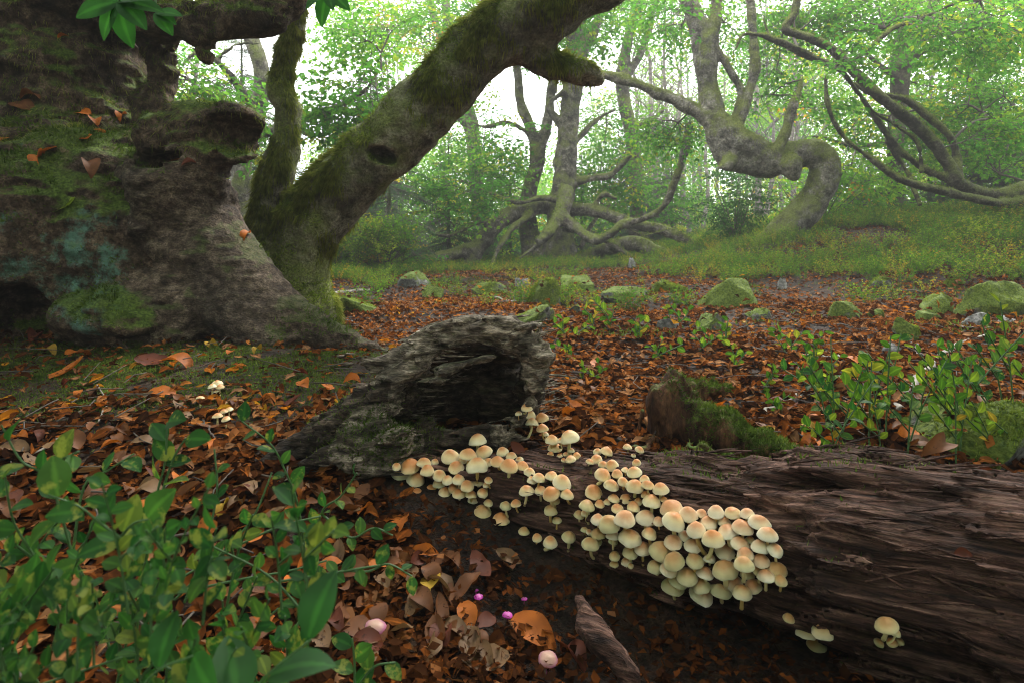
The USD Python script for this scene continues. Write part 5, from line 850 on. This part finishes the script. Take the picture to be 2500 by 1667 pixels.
# bilberry bush on the right and small tufts in the litter
rngb = np.random.default_rng(31)
todo = []
for k in range(30):
    u0, v0 = rngb.uniform(2010, 2500), rngb.uniform(1000, 1150); b = G(u0, v0)[0]; Yb = min(b[1], 1.75); h = rngb.uniform(120, 280); dx = rngb.normal(30, 90)
    todo.append((u0 + dx, [[(u0, v0, Yb), (u0 + dx * .35, v0 - h * .45, Yb), (u0 + dx, v0 - h, Yb)], [(u0 + dx * .3, v0 - h * .38, Yb), (u0 + dx * .3 - 60, v0 - h * .75, Yb - .03)]]))
for k, (_, st) in enumerate(sorted(todo, key=lambda q: q[0])):
    sprig(st, f'bilberry shoot with small bright leaves in the bush behind the log, {nth(k + 1)} from left', 30, 200 + k, mt='heath_leaf' if k % 3 else 'bilberry_leaf', gap=24, stem_w=4.5, name='bilberry_shoot', bare=.35, skip=.1, group='bilberry shoots of the bush behind the log')
SM = [(1925, 870, 70), (1790, 900, 60), (1860, 960, 70), (1910, 1020, 60), (1985, 1085, 56), (1560, 830, 60), (1640, 800, 70), (1620, 880, 50), (1700, 860, 60), (1385, 830, 50), (1440, 810, 60), (1490, 800, 64), (1380, 880, 40), (1770, 850, 70), (2040, 960, 90), (1990, 900, 90), (1420, 930, 50)]
count = {}
for k, (u0, v0, h) in enumerate(sorted(SM)):
    where = 'behind the rotten stump' if 1480 < u0 < 1880 else 'between weathered root and stump' if u0 < 1500 else 'left of the bush'; count[where] = count.get(where, 0) + 1
    b = G(u0, v0)[0]; q = rngb.normal(0, 22, 4); Yb = b[1]
    sprig([[(u0, v0 + 4, Yb), (u0 + q[0], v0 - h * .5, Yb), (u0 + q[1], v0 - h, Yb)], [(u0 + q[0] * .5, v0 - h * .3, Yb), (u0 + q[2], v0 - h * .8, Yb)], [(u0, v0, Yb), (u0 + q[3] * 1.4, v0 - h * .7, Yb)]], f'small bilberry plant in the leaf litter {where}, {nth(count[where])} from left', 19, 260 + k, mt='heath_leaf', gap=13, stem_w=3, name='bilberry_plant', group='little bilberry plants ' + where)
def heath_tuft(seed, shoots=9, H=.3):
    rng = np.random.default_rng(seed); lv, st = [], []
    for i in range(shoots):
        a = rng.uniform(0, 6.28); q = np.array([math.cos(a), math.sin(a), 0]); h = H * rng.uniform(.6, 1.1); c = np.array([[*(q * .03), 0, ][:3], q * .05 + [0, 0, h * .5], q * rng.uniform(.10, .30) + [0, 0, h]]); st.append(tube(np.c_[c, [.0016, .0013, .0008]], 3, cap=False))
        for j in range(11):
            t = .3 + .7 * j / 10; p = c[0] * (1 - t) ** 2 + 2 * c[1] * t * (1 - t) + c[2] * t * t; lv.append(place(leaf(.036 * rng.uniform(.7, 1.2), .023, .2, .2, n=2), rot(rng.uniform(0, 6.28), rng.normal(-.1, .4), rng.normal(0, .4)), p))
    return [('leaves', *join(lv), M['heath_leaf'], None), ('stems', *join(st), M['twig'], None)]
HT = [heath_tuft(s) for s in (1, 2, 3)]
n = 17000; y = rngb.uniform(4.5, 15, n); x = rngb.uniform(-.9, .95, n) * y; z = gz(x, y); u_, v_ = px(np.stack([x, y, z], 1))
w = sstep(1.0, 2.6, x - .28 * (y - 6)) * sstep(5.6, 7.6, y); w = np.maximum(w, sstep(9.0, 10.6, y) * .9); w = np.maximum(w, sstep(7.0, 9.0, y) * sstep(-1.2, -2.2, x) * .9); w = np.maximum(w, .5 * sstep(.54, .64, fbm(np.stack([x, y, 0 * x], 1) * 1.3, 3, 8)))
w *= np.where((u_ > 1740) & (u_ < 2150) & (v_ > 560) & (v_ < 640), .6, 1)
for rx, ry, rr_ in rock_at: w *= 1 - .92 * ((np.abs(x - rx) < rr_ * 1.15) & (y < ry + .1) & (y > ry - (1.3 if ry > 7 else .5)))
k = rngb.random(n) < w; x, y, z = x[k], y[k], z[k]
instancer(None, 'bilberry_cover', HT, np.stack([x, y, z], 1), frames(unit(rngb.normal(0, .12, (len(x), 3)) + [0, 0, 1]), rngb), rngb.uniform(.34, .68, len(x)) * (1 + .3 * sstep(3, 6.5, x)), rngb.integers(0, 3, len(x)), 'knee-high green bilberry covering the slope behind the rocks', 'ground cover')

# ---------------------------------------------------------------- sticks
ST = [([(1690, 812), (1760, 835), (1860, 860), (1930, 873)], 7, 'dark', 'dark fallen stick in the litter below the half mossy rock'), ([(1960, 878), (2030, 880), (2075, 882)], 12, 'pale', 'pale weathered branch piece left of the bush'), ([(1870, 1025), (1930, 985), (1960, 970)], 8, 'pale', 'pale twig slanting behind the stump'), ([(2185, 1010), (2215, 965), (2260, 920), (2340, 850), (2440, 820)], 20, 'pale', 'forked grey branch lying through the bilberry bush'),
 ([(2250, 880), (2230, 850), (2215, 830)], 9, 'dark', 'dark broken twig above the grey forked branch'), ([(815, 780), (870, 795), (920, 820), (945, 832)], 8, 'dark', 'bent dark twig over the tip of the beech root'), ([(1300, 935), (1400, 940), (1470, 945)], 6, 'dark', 'thin dark stick behind the weathered root'), ([(60, 1130), (180, 1065), (260, 1010), (240, 950)], 6, 'pale', 'thin grey twig across the litter at left'),
 ([(0, 1050), (150, 1040), (260, 985), (420, 970)], 5, 'dark', 'thin dark twig across the litter, far left'), ([(485, 1030), (510, 1070), (540, 1105)], 7, 'dark', 'short brown twig below the little mushroom bunch'), ([(2150, 1180), (2240, 1180), (2320, 1170)], 9, 'pale', 'pale stick lying just behind the log'), ([(750, 722), (800, 722), (850, 716), (905, 712)], 16, 'pale', 'mossy pole lying beyond the leaning trunk'), ([(1950, 790), (2050, 800), (2130, 812)], 5, 'dark', 'thin stick below the pointed rock'), ([(2160, 712), (2250, 716), (2300, 730)], 5, 'dark', 'thin twig beside the wedge-shaped rock'), ([(1540, 910), (1600, 906), (1680, 912)], 5, 'dark', 'thin dark stick left of the rotten stump'), ([(1210, 730), (1260, 742), (1290, 735)], 5, 'pale', 'curved pale twig by the moss boulder'), ([(1985, 1050), (2040, 1060), (2090, 1040), (2110, 1010)], 6, 'dark', 'crooked twig in front of the bilberry bush'), ([(2330, 800), (2400, 810), (2470, 795)], 5, 'pale', 'grey twig below the right boulder')]
for k, (q, w, tone, lab) in enumerate(ST):
    g = G([a for a, b in q], [b for a, b in q]); c = resample(np.c_[g + np.array([0, 0, .014]), np.linspace(1, .5, len(g)) * w / 2 / F * g[:, 1]], 5); c[:, :3] += .006 * np.random.default_rng(k).normal(0, 1, (len(c), 3))
    put(None, 'fallen_stick', *tube(c, 8, bump=.25, seed=k), M['pale_twig'] if tone == 'pale' else M['twig'], label=lab, cat='stick')

# ---------------------------------------------------------------- crowns
SB, SL, SD = sprays(10, M['beech_leaf']), sprays(20, M['lime_leaf']), sprays(30, M['deep_leaf'])
SBF = sprays(40, M['beech_leaf'], n=1, leaves=22, size=.7, L=.10, W=.065)
SLF = sprays(50, M['lime_leaf'], n=1, leaves=22, size=.7, L=.10, W=.065)
twigs_and_sprays(stree, sch, [(1660, 30, 8.4, 100, 40, .3, 24), (1680, 60, 10.3, 150, 110, .8, 90), (1930, 235, 9.8, 140, 40, .4, 44), (1980, 262, 8.4, 70, 24, .2, 12), (1640, 318, 9.6, 80, 50, .35, 90), (1840, 60, 10, 140, 90, .7, 80), (1760, -80, 9, 500, 60, 2, 70)], SB, 5)
twigs_and_sprays(mtree, mch, [(1390, 40, 10.6, 200, 80, .8, 130), (1390, 50, 12.6, 230, 110, 1.2, 200), (1160, 40, 11.5, 150, 100, 1.2, 110), (1180, 350, 12.4, 130, 110, 1.0, 150), (1120, 470, 11.2, 120, 80, .6, 150), (1230, 420, 12.6, 100, 90, .5, 80), (1480, 340, 13, 120, 100, 1.0, 120), (1470, 460, 12.6, 110, 60, .8, 120), (1300, -80, 12, 500, 90, 2, 120), (1010, 640, 10.4, 40, 25, .3, 12)], SBF, 6, scale=(.6, 1.1))
twigs_and_sprays(rtree, rch, [(1590, 20, 14.6, 170, 80, 1, 110), (1620, 400, 14.6, 110, 80, .8, 80), (1490, 280, 14.6, 80, 90, .6, 50), (1580, 490, 14, 110, 60, .8, 90)], SBF, 7, scale=(.6, 1.1))
twigs_and_sprays(dtree, dch, [(2260, 50, 12, 240, 120, 1.2, 300), (2050, 190, 11.8, 120, 120, .7, 90), (2090, 430, 11.2, 150, 70, .8, 170), (2260, 290, 12, 170, 110, .8, 190), (2080, 520, 10.9, 120, 50, .6, 90), (2200, -80, 11.5, 500, 90, 2, 110)], SLF, 8, scale=(.6, 1.1))
twigs_and_sprays(wtree, wch, [(1990, 40, 9.2, 150, 80, .5, 130), (2160, 40, 9, 160, 70, .5, 120), (2080, 150, 7.6, 90, 40, .3, 36), (2330, 60, 7.4, 140, 70, .4, 90), (2420, 330, 7.8, 80, 40, .3, 40), (1880, 165, 9.6, 80, 50, .3, 30), (2300, 300, 9.6, 140, 90, .5, 110), (2110, 300, 9.4, 90, 60, .4, 40), (2420, 250, 9.2, 120, 110, .7, 130), (2430, 70, 8.2, 130, 90, .8, 130), (2460, 400, 9.4, 80, 40, .5, 50)], SB, 9)
twigs_and_sprays(ttree, tch, [(2430, 100, 12.5, 190, 160, 1.3, 260), (2380, 330, 12.2, 150, 120, 1, 200), (2500, 300, 12, 120, 200, 1, 200)], SLF, 10, scale=(.6, 1.1))
# the beech beyond the arch, whose leafy boughs fill the gap between snag and arch
b_limbs = [('trunk', [(1215, 640, 15, 60), (1180, 560, 15, 44), (1165, 460, 15, 38), (1150, 300, 15, 34), (1120, 200, 15, 30), (1095, 100, 15, 26), (1085, -60, 15, 22)]), ('limb', [(1150, 320, 15, 20), (1100, 260, 14.5, 16), (1060, 200, 14, 12)]), ('limb', [(1092, 150, 15, 22), (1065, 60, 15, 18), (1040, -40, 15, 14)])]
btree, bbch, _, _ = welded('leafy_beech', 'pale leafy beech seen through the arch behind the knot-hole trunk', b_limbs, .1, .05, M['far_bark'], .06, 87, freq=3, zmax=7)
twigs_and_sprays(btree, bbch, [(980, 60, 12, 170, 80, 1.5, 150), (980, 70, 14, 200, 110, 2, 200), (1130, 110, 14.5, 130, 90, 1.5, 80), (1100, 390, 14, 130, 80, 1.3, 120), (860, 40, 14, 100, 70, 1.5, 40)], SLF, 11, scale=(.6, 1.1))
k_limbs = [('trunk', [(610, 700, 8.5, 70), (600, 560, 8.5, 56), (590, 380, 8.5, 50), (640, 200, 8.5, 40), (600, 60, 8.5, 36), (560, -80, 8.5, 30)]), ('limb', [(630, 330, 8.4, 30), (720, 300, 8, 24), (800, 270, 7.6, 18), (880, 230, 7.2, 12), (930, 170, 7, 8)]), ('limb', [(610, 250, 8.2, 26), (540, 160, 7.6, 18), (480, 130, 7.2, 14), (430, 180, 7, 8)]), ('branch', [(700, 305, 8.1, 18), (760, 330, 7.8, 12), (820, 320, 7.5, 8)]), ('branch', [(520, 150, 7.6, 14), (580, 110, 7.4, 12), (650, 105, 7.2, 8)])]
ktree, kch, _, _ = welded('green_beech', 'beech with fresh green leafy boughs behind the mossy snag', k_limbs, .06, .035, M['far_bark'], .04, 88, freq=4, zmax=6)
twigs_and_sprays(ktree, kch, [(880, 265, 7.2, 110, 115, .7, 260), (800, 300, 7.4, 70, 60, .5, 90), (480, 230, 7, 110, 110, .7, 170), (590, 300, 7.4, 50, 90, .5, 40), (890, 90, 7.4, 110, 60, .7, 70)], SB, 12)
# the hollow beech's own crown, above and behind the eye
crown_limbs = [chain([(100, -140, 3.5, 300), (300, -700, 3.0, 220), (700, -1300, 2.5, 160)]), resample([[-2.0, 3.2, 3.2, .2], [-.5, 1.5, 4.2, .12], [1.5, 0, 4.8, .08], [3, -1.5, 5, .04]]), resample([[-2.2, 3.2, 3.0, .2], [-3, .5, 4.2, .12], [-2.5, -2, 4.8, .06]])]
for c in crown_limbs: put(bole, 'high_limb', *tube(c, 10, bump=.15), M['dark_bark'])
rngc = np.random.default_rng(3); n = 6200; q = np.stack([rngc.uniform(-8, 7, n), rngc.uniform(-8, 5.2, n), rngc.uniform(2.8, 6.5, n)], 1); q = q[(fbm(q * .5, 3, 4) > .38 + .12 * sstep(0, 5, q[:, 0])) & (q[:, 2] > 1.5 + .52 * np.clip(q[:, 1], 0, 9))]
q = np.repeat(q, 9, 0) + rngc.normal(0, .22, (len(q) * 9, 3)) * [1, 1, .3]; q = q[q[:, 2] > 1.35 + .5 * np.clip(q[:, 1], 0, 9)]; n = len(q)
v, f, r, nv = scatter_mesh([leaf(1, .62, .3, .2, n=1)], q, frames(unit(rngc.normal(0, .35, (n, 3)) + [0, 0, 1]), rngc), rngc.uniform(.11, .17, n), np.zeros(n, int), rngc.random(n)); put(bole, 'crown', v, f, M['deep_leaf'], normals=nv, kind='stuff')

# ---------------------------------------------------------------- conifers
def frond(seed, L=1.0):
    rng = np.random.default_rng(seed); v, f, tw = [], [], []; ax = np.array([[L * t, 0, -.22 * L * t * t] for t in np.linspace(0, 1, 7)]); tw.append(tube(np.c_[ax, np.linspace(.009, .002, 7)], 3, cap=False))
    for i in range(22):
        t = .08 + .9 * i / 21; p = np.array([L * t, 0, -.22 * L * t * t]); side = (-1) ** i; l = L * .42 * (1 - t) ** .7 * rng.uniform(.7, 1.1) + .06; a = side * rng.uniform(.7, 1.0); d = unit(np.array([math.cos(a), math.sin(a), -.18 - .25 * t])); tw.append(tube(np.c_[np.array([p, p + d * l]), [.003, .001]], 3, cap=False))
        for j in range(max(4, int(l / .022))):
            s = (j + .5) * .022
            if s > l: break
            b = p + d * s; e = np.cross(d, [0, 0, 1.]) * (-1) ** j; tip = b + (d * .5 + e * .85) * .045 + [0, 0, rng.normal(0, .006)]; w = d * .007; k = len(v); v += [b - w, b + w, tip]; f.append([k, k + 1, k + 2])
    return [('needles', np.array(v), np.array(f), M['fir_leaf'], None), ('twigs', *join(tw), M['twig'], None)]
FR = [frond(s) for s in (1, 2, 3)]
FIRS = [(950, 655, 10.6, 2.9, 'dark green young fir under the arch, left of centre'), (1095, 660, 12.6, 2.6, 'soft green young fir beside the sprawling beech'), (905, 655, 18, 6.0, 'hazy fir behind the arch, left one'), (1245, 640, 14.5, 2.6, 'low dark fir in the shade behind the middle trunk'), (590, 660, 12, 5.0, 'green fir seen in the gap between stump and snag'), (1545, 610, 16, 3.6, 'soft fir behind the slim grey beech'), (1640, 590, 15, 2.2, 'low bright fir right of the pale branch'),
    (2390, 560, 12.5, 3.2, 'dark fir in shade behind the bowed limbs, right'), (2270, 560, 13.5, 3.4, 'dark fir behind the bowed limbs, left'), (2120, 580, 14.5, 2.6, 'low fir left of the dark upright trunk'), (2480, 560, 11.5, 2.0, 'low dark fir at the right picture edge'), (1420, 640, 15, 2.6, 'low fir behind the lying boughs'), (800, 640, 20, 4, 'faint fir left of the hazy one')]
for k, (u, v, Yf, H, lab) in enumerate(FIRS):
    rng = np.random.default_rng(1200 + k); x0 = (u - CX) / F * Yf; b = np.array([x0, Yf, gz(x0, Yf)]); t = Thing('young_fir', lab, 'fir tree', b, None); put(t, 'trunk', *tube(np.array([[*(b + [0, 0, H * s]), .07 * H / 4 * (1 - s) + .006] for s in np.linspace(-.03, 1, 6)]), 7), M['black_bark'])
    n = int(46 * H); s = rng.random(n) ** .9; s = .06 + .94 * s; a = rng.uniform(0, 6.283, n); ln = (1.05 - s) * H * .46 + .15; pit = .05 - .3 * (1 - s) + rng.normal(0, .1, n); R = np.stack([rot(q, -p, rng.normal(0, .15)) for q, p in zip(a, pit)])
    instancer(t, 'branches', FR, np.stack([b[0] + 0 * s, b[1] + 0 * s, b[2] + s * H], 1), R, ln, rng.integers(0, 3, n))
# shrubs
def shrub(name, u, v, Yf, W, H, protos, n, lab, seed, sc=(.5, .9)):
    rng = np.random.default_rng(seed); b = P(u, v, Yf); b[2] = gz(b[0], b[1]); t = Thing(name, lab, 'shrub', b); st = []
    for _ in range(9):
        a = rng.uniform(0, 6.28); e = b + np.array([math.cos(a) * W * .4, math.sin(a) * W * .3, H * rng.uniform(.6, 1)]); st.append(tube(resample(np.array([[*b, .012], [*(b * .6 + e * .4 + rng.normal(0, .05, 3)), .009], [*e, .003]])), 4))
    put(t, 'stems', *join(st), M['twig'])
    q = rng.normal(0, 1, (n, 3)); q = q / np.linalg.norm(q, axis=1, keepdims=True) * rng.random((n, 1)) ** .4; p = b + np.array([0, 0, H * .55]) + q * [W / 2, W / 2.5, H / 2]; d = unit(q * [1, 1, .6] + rng.normal(0, .3, q.shape)); y = unit(np.cross([0, 0, 1.], d)); R = np.stack([d, y, np.cross(d, y)], 2)
    instancer(t, 'foliage', protos, p, R, rng.uniform(*sc, n), rng.integers(0, len(protos), n))
shrub('holly_bush', 1795, 600, 10.5, 1.15, 1.35, SD, 260, 'dark green holly sapling under the S-shaped trunk', 1, (.5, .9))
shrub('leafy_shrub', 800, 665, 9, 1.3, .55, HT, 60, 'yellow-green low shrub right of the leaning trunk', 2, (.8, 1.4)); shrub('leafy_shrub', 935, 655, 9.5, 1.2, .6, HT, 60, 'yellow-green low shrub behind the grey-topped boulder', 3, (.8, 1.4))
shrub('heather_bush', 925, 630, 10, .75, .6, [[('twigs', *join([tube(np.c_[np.array([[0, 0, 0], unit(np.random.default_rng(s).normal(0, .6, 3) + [0, 0, 1])]), [.012, .004]], 3) for s in range(40)]), M['twig'], None)]] , 40, 'brown twiggy heather bush in front of the firs', 4, (.25, .4))
shrub('leafy_shrub', 2010, 560, 10.6, 2.0, .9, SL, 80, 'bright lime-green sapling leaves right of the S-shaped trunk', 5, (.6, 1.0)); shrub('leafy_shrub', 1330, 610, 12.8, 1.6, 1.2, SL, 90, 'light green leaves low behind the middle trunks', 6, (.6, 1.0))
shrub('leafy_shrub', 1170, 560, 12.6, 1.8, 1.6, SB, 120, 'mid-green sapling in front of the firs below the arch', 7, (.7, 1.1))

# ---------------------------------------------------------------- slim birches, misty wood
def birch(seed, H):
    rng = np.random.default_rng(seed); z = np.linspace(-.3, H, 12); c = np.c_[np.cumsum(rng.normal(0, .07, 12)), np.cumsum(rng.normal(0, .07, 12)), z, .075 * (1 - z / H * .85)]; tr = [tube(c, 7)]; lv = []
    for i in range(16):
        s = rng.uniform(.3, .98); p = np.array([np.interp(s * H, z, c[:, k]) for k in range(3)]); a = rng.uniform(0, 6.28); l = (1.1 - s) * 2.4 + .4; e = p + np.array([math.cos(a) * l, math.sin(a) * l, l * .7]); tr.append(tube(np.array([[*p, .02], [*((p + e) / 2 + [0, 0, .1 * l]), .012], [*e, .004]]), 4))
        for _ in range(34):
            q = p + (e - p) * rng.uniform(.25, 1.1) + rng.normal(0, .28, 3); lv.append(place(leaf(.085, .055, .2, .2, n=1), rot(rng.uniform(0, 6.28), rng.normal(0, .5), rng.normal(0, .6)), q))
    return join(tr), join(lv)
for k in range(4):
    cls = stage.CreateClassPrim(f'/World/birch_kind_{k:03d}'); tr, lv = birch(60 + k, 5.5 + 1.3 * k); put(str(cls.GetPath()), 'trunk', *tr, M['birch_bark']); put(str(cls.GetPath()), 'crown', *lv, M['lime_leaf'] if k % 2 else M['beech_leaf'], smooth=False, kind='stuff')
rngw = np.random.default_rng(12)
for k in range(96):
    Yb = rngw.uniform(17, 42); u = rngw.uniform(420, 2520) if k < 38 else rngw.uniform(1560, 2000); x = (u - CX) / F * Yb; z = gz(x, Yb)
    t = UsdGeom.Xform.Define(stage, numbered('/World/slender_birch')); t.AddTranslateOp().Set(Gf.Vec3d(float(x), Yb, float(z))); t.AddRotateZOp().Set(float(rngw.uniform(0, 360))); s = float(rngw.uniform(.8, 1.3)); t.AddScaleOp().Set(Gf.Vec3f(s, s, s))
    t.GetPrim().GetReferences().AddInternalReference(f'/World/birch_kind_{k % 4:03d}'); t.GetPrim().SetInstanceable(True)
    side = 'left of the sprawling beech' if u < 1330 else 'between sprawling and S-shaped beech' if u < 1900 else 'at right behind the bowed limbs'
    tag(t.GetPrim(), 'slim pale birch fading into mist ' + side, 'birch tree', 'slim birches in the misty wood ' + side)
def clump(seed, mt):
    rng = np.random.default_rng(seed); q = rng.normal(0, 1, (130, 3)); q = q / np.linalg.norm(q, axis=1, keepdims=True) * rng.random((130, 1)) ** .45 * [.75, .75, .45]
    return [('leaves', *join([place(leaf(.105, .07, .2, .2, n=1), rot(rng.uniform(0, 6.28), rng.normal(.2, .5), rng.normal(0, .5)), p) for p in q]), M[mt], None)]
n = 8700; a = rngw.uniform(-.86, .86, n); rr = rngw.uniform(20, 58, n); rear = np.arange(n) >= 7500; a = np.where(rear, rngw.uniform(1.0, 5.28, n), a); rr = np.where(rear, rngw.uniform(9, 17, n), rr); y = np.where(rear, rr * np.cos(a), rr); x = np.where(rear, rr * np.sin(a), np.tan(a) * rr); hz = np.where(rear, rngw.random(n) * 9, rngw.random(n) ** 1.9 * (.42 * rr + 2)); z = gz(x, y) + .3 + hz; q = np.stack([x, y, z], 1)
uu, vv = px(np.where(rear[:, None], [0, -1, 0], q)); uu = np.where(rear, -9e3, uu); gap = sum(np.exp(-((uu - a_) / b_) ** 2 - ((vv - c_) / d_) ** 2) for a_, b_, c_, d_ in ((715, 120, 200, 190), (1255, 100, 225, 90), (1565, 130, 150, 130), (560, 70, 220, 80)))
k = (fbm(q * np.array([.16, .10, .16]), 3, 6) > .36 + .42 * (hz / rr) + .4 * gap) | rear; q = q[k]
instancer(None, 'distant_woodland', [clump(1, 'beech_leaf'), clump(2, 'lime_leaf'), clump(3, 'lime_leaf')], q, frames(unit(rngw.normal(0, .3, (len(q), 3)) + [0, 0, 1]), rngw), rngw.uniform(.8, 1.9, len(q)) * np.where(rear[k], 1.5, 1), rngw.integers(0, 3, len(q)), 'misty mass of pale green woodland far behind', 'woodland')

# ---------------------------------------------------------------- haze
zb = np.array([[x, y, z] for x in (-92, 92) for y in (-22, 132) for z in (-3.0, 29.0)], float)
put(None, 'haze', zb, np.array([[0, 1, 3, 2], [4, 6, 7, 5], [0, 4, 5, 1], [2, 3, 7, 6], [0, 2, 6, 4], [1, 5, 7, 3]]), mat('haze', {'p': ('principled_volume', {'color': (.96, .98, .97), 'density': HAZE, 'anisotropy': .3})}, [], surface=None, volume='p.volume'), smooth=False, label='thin pale mist between the trees', cat='haze', kind='stuff')
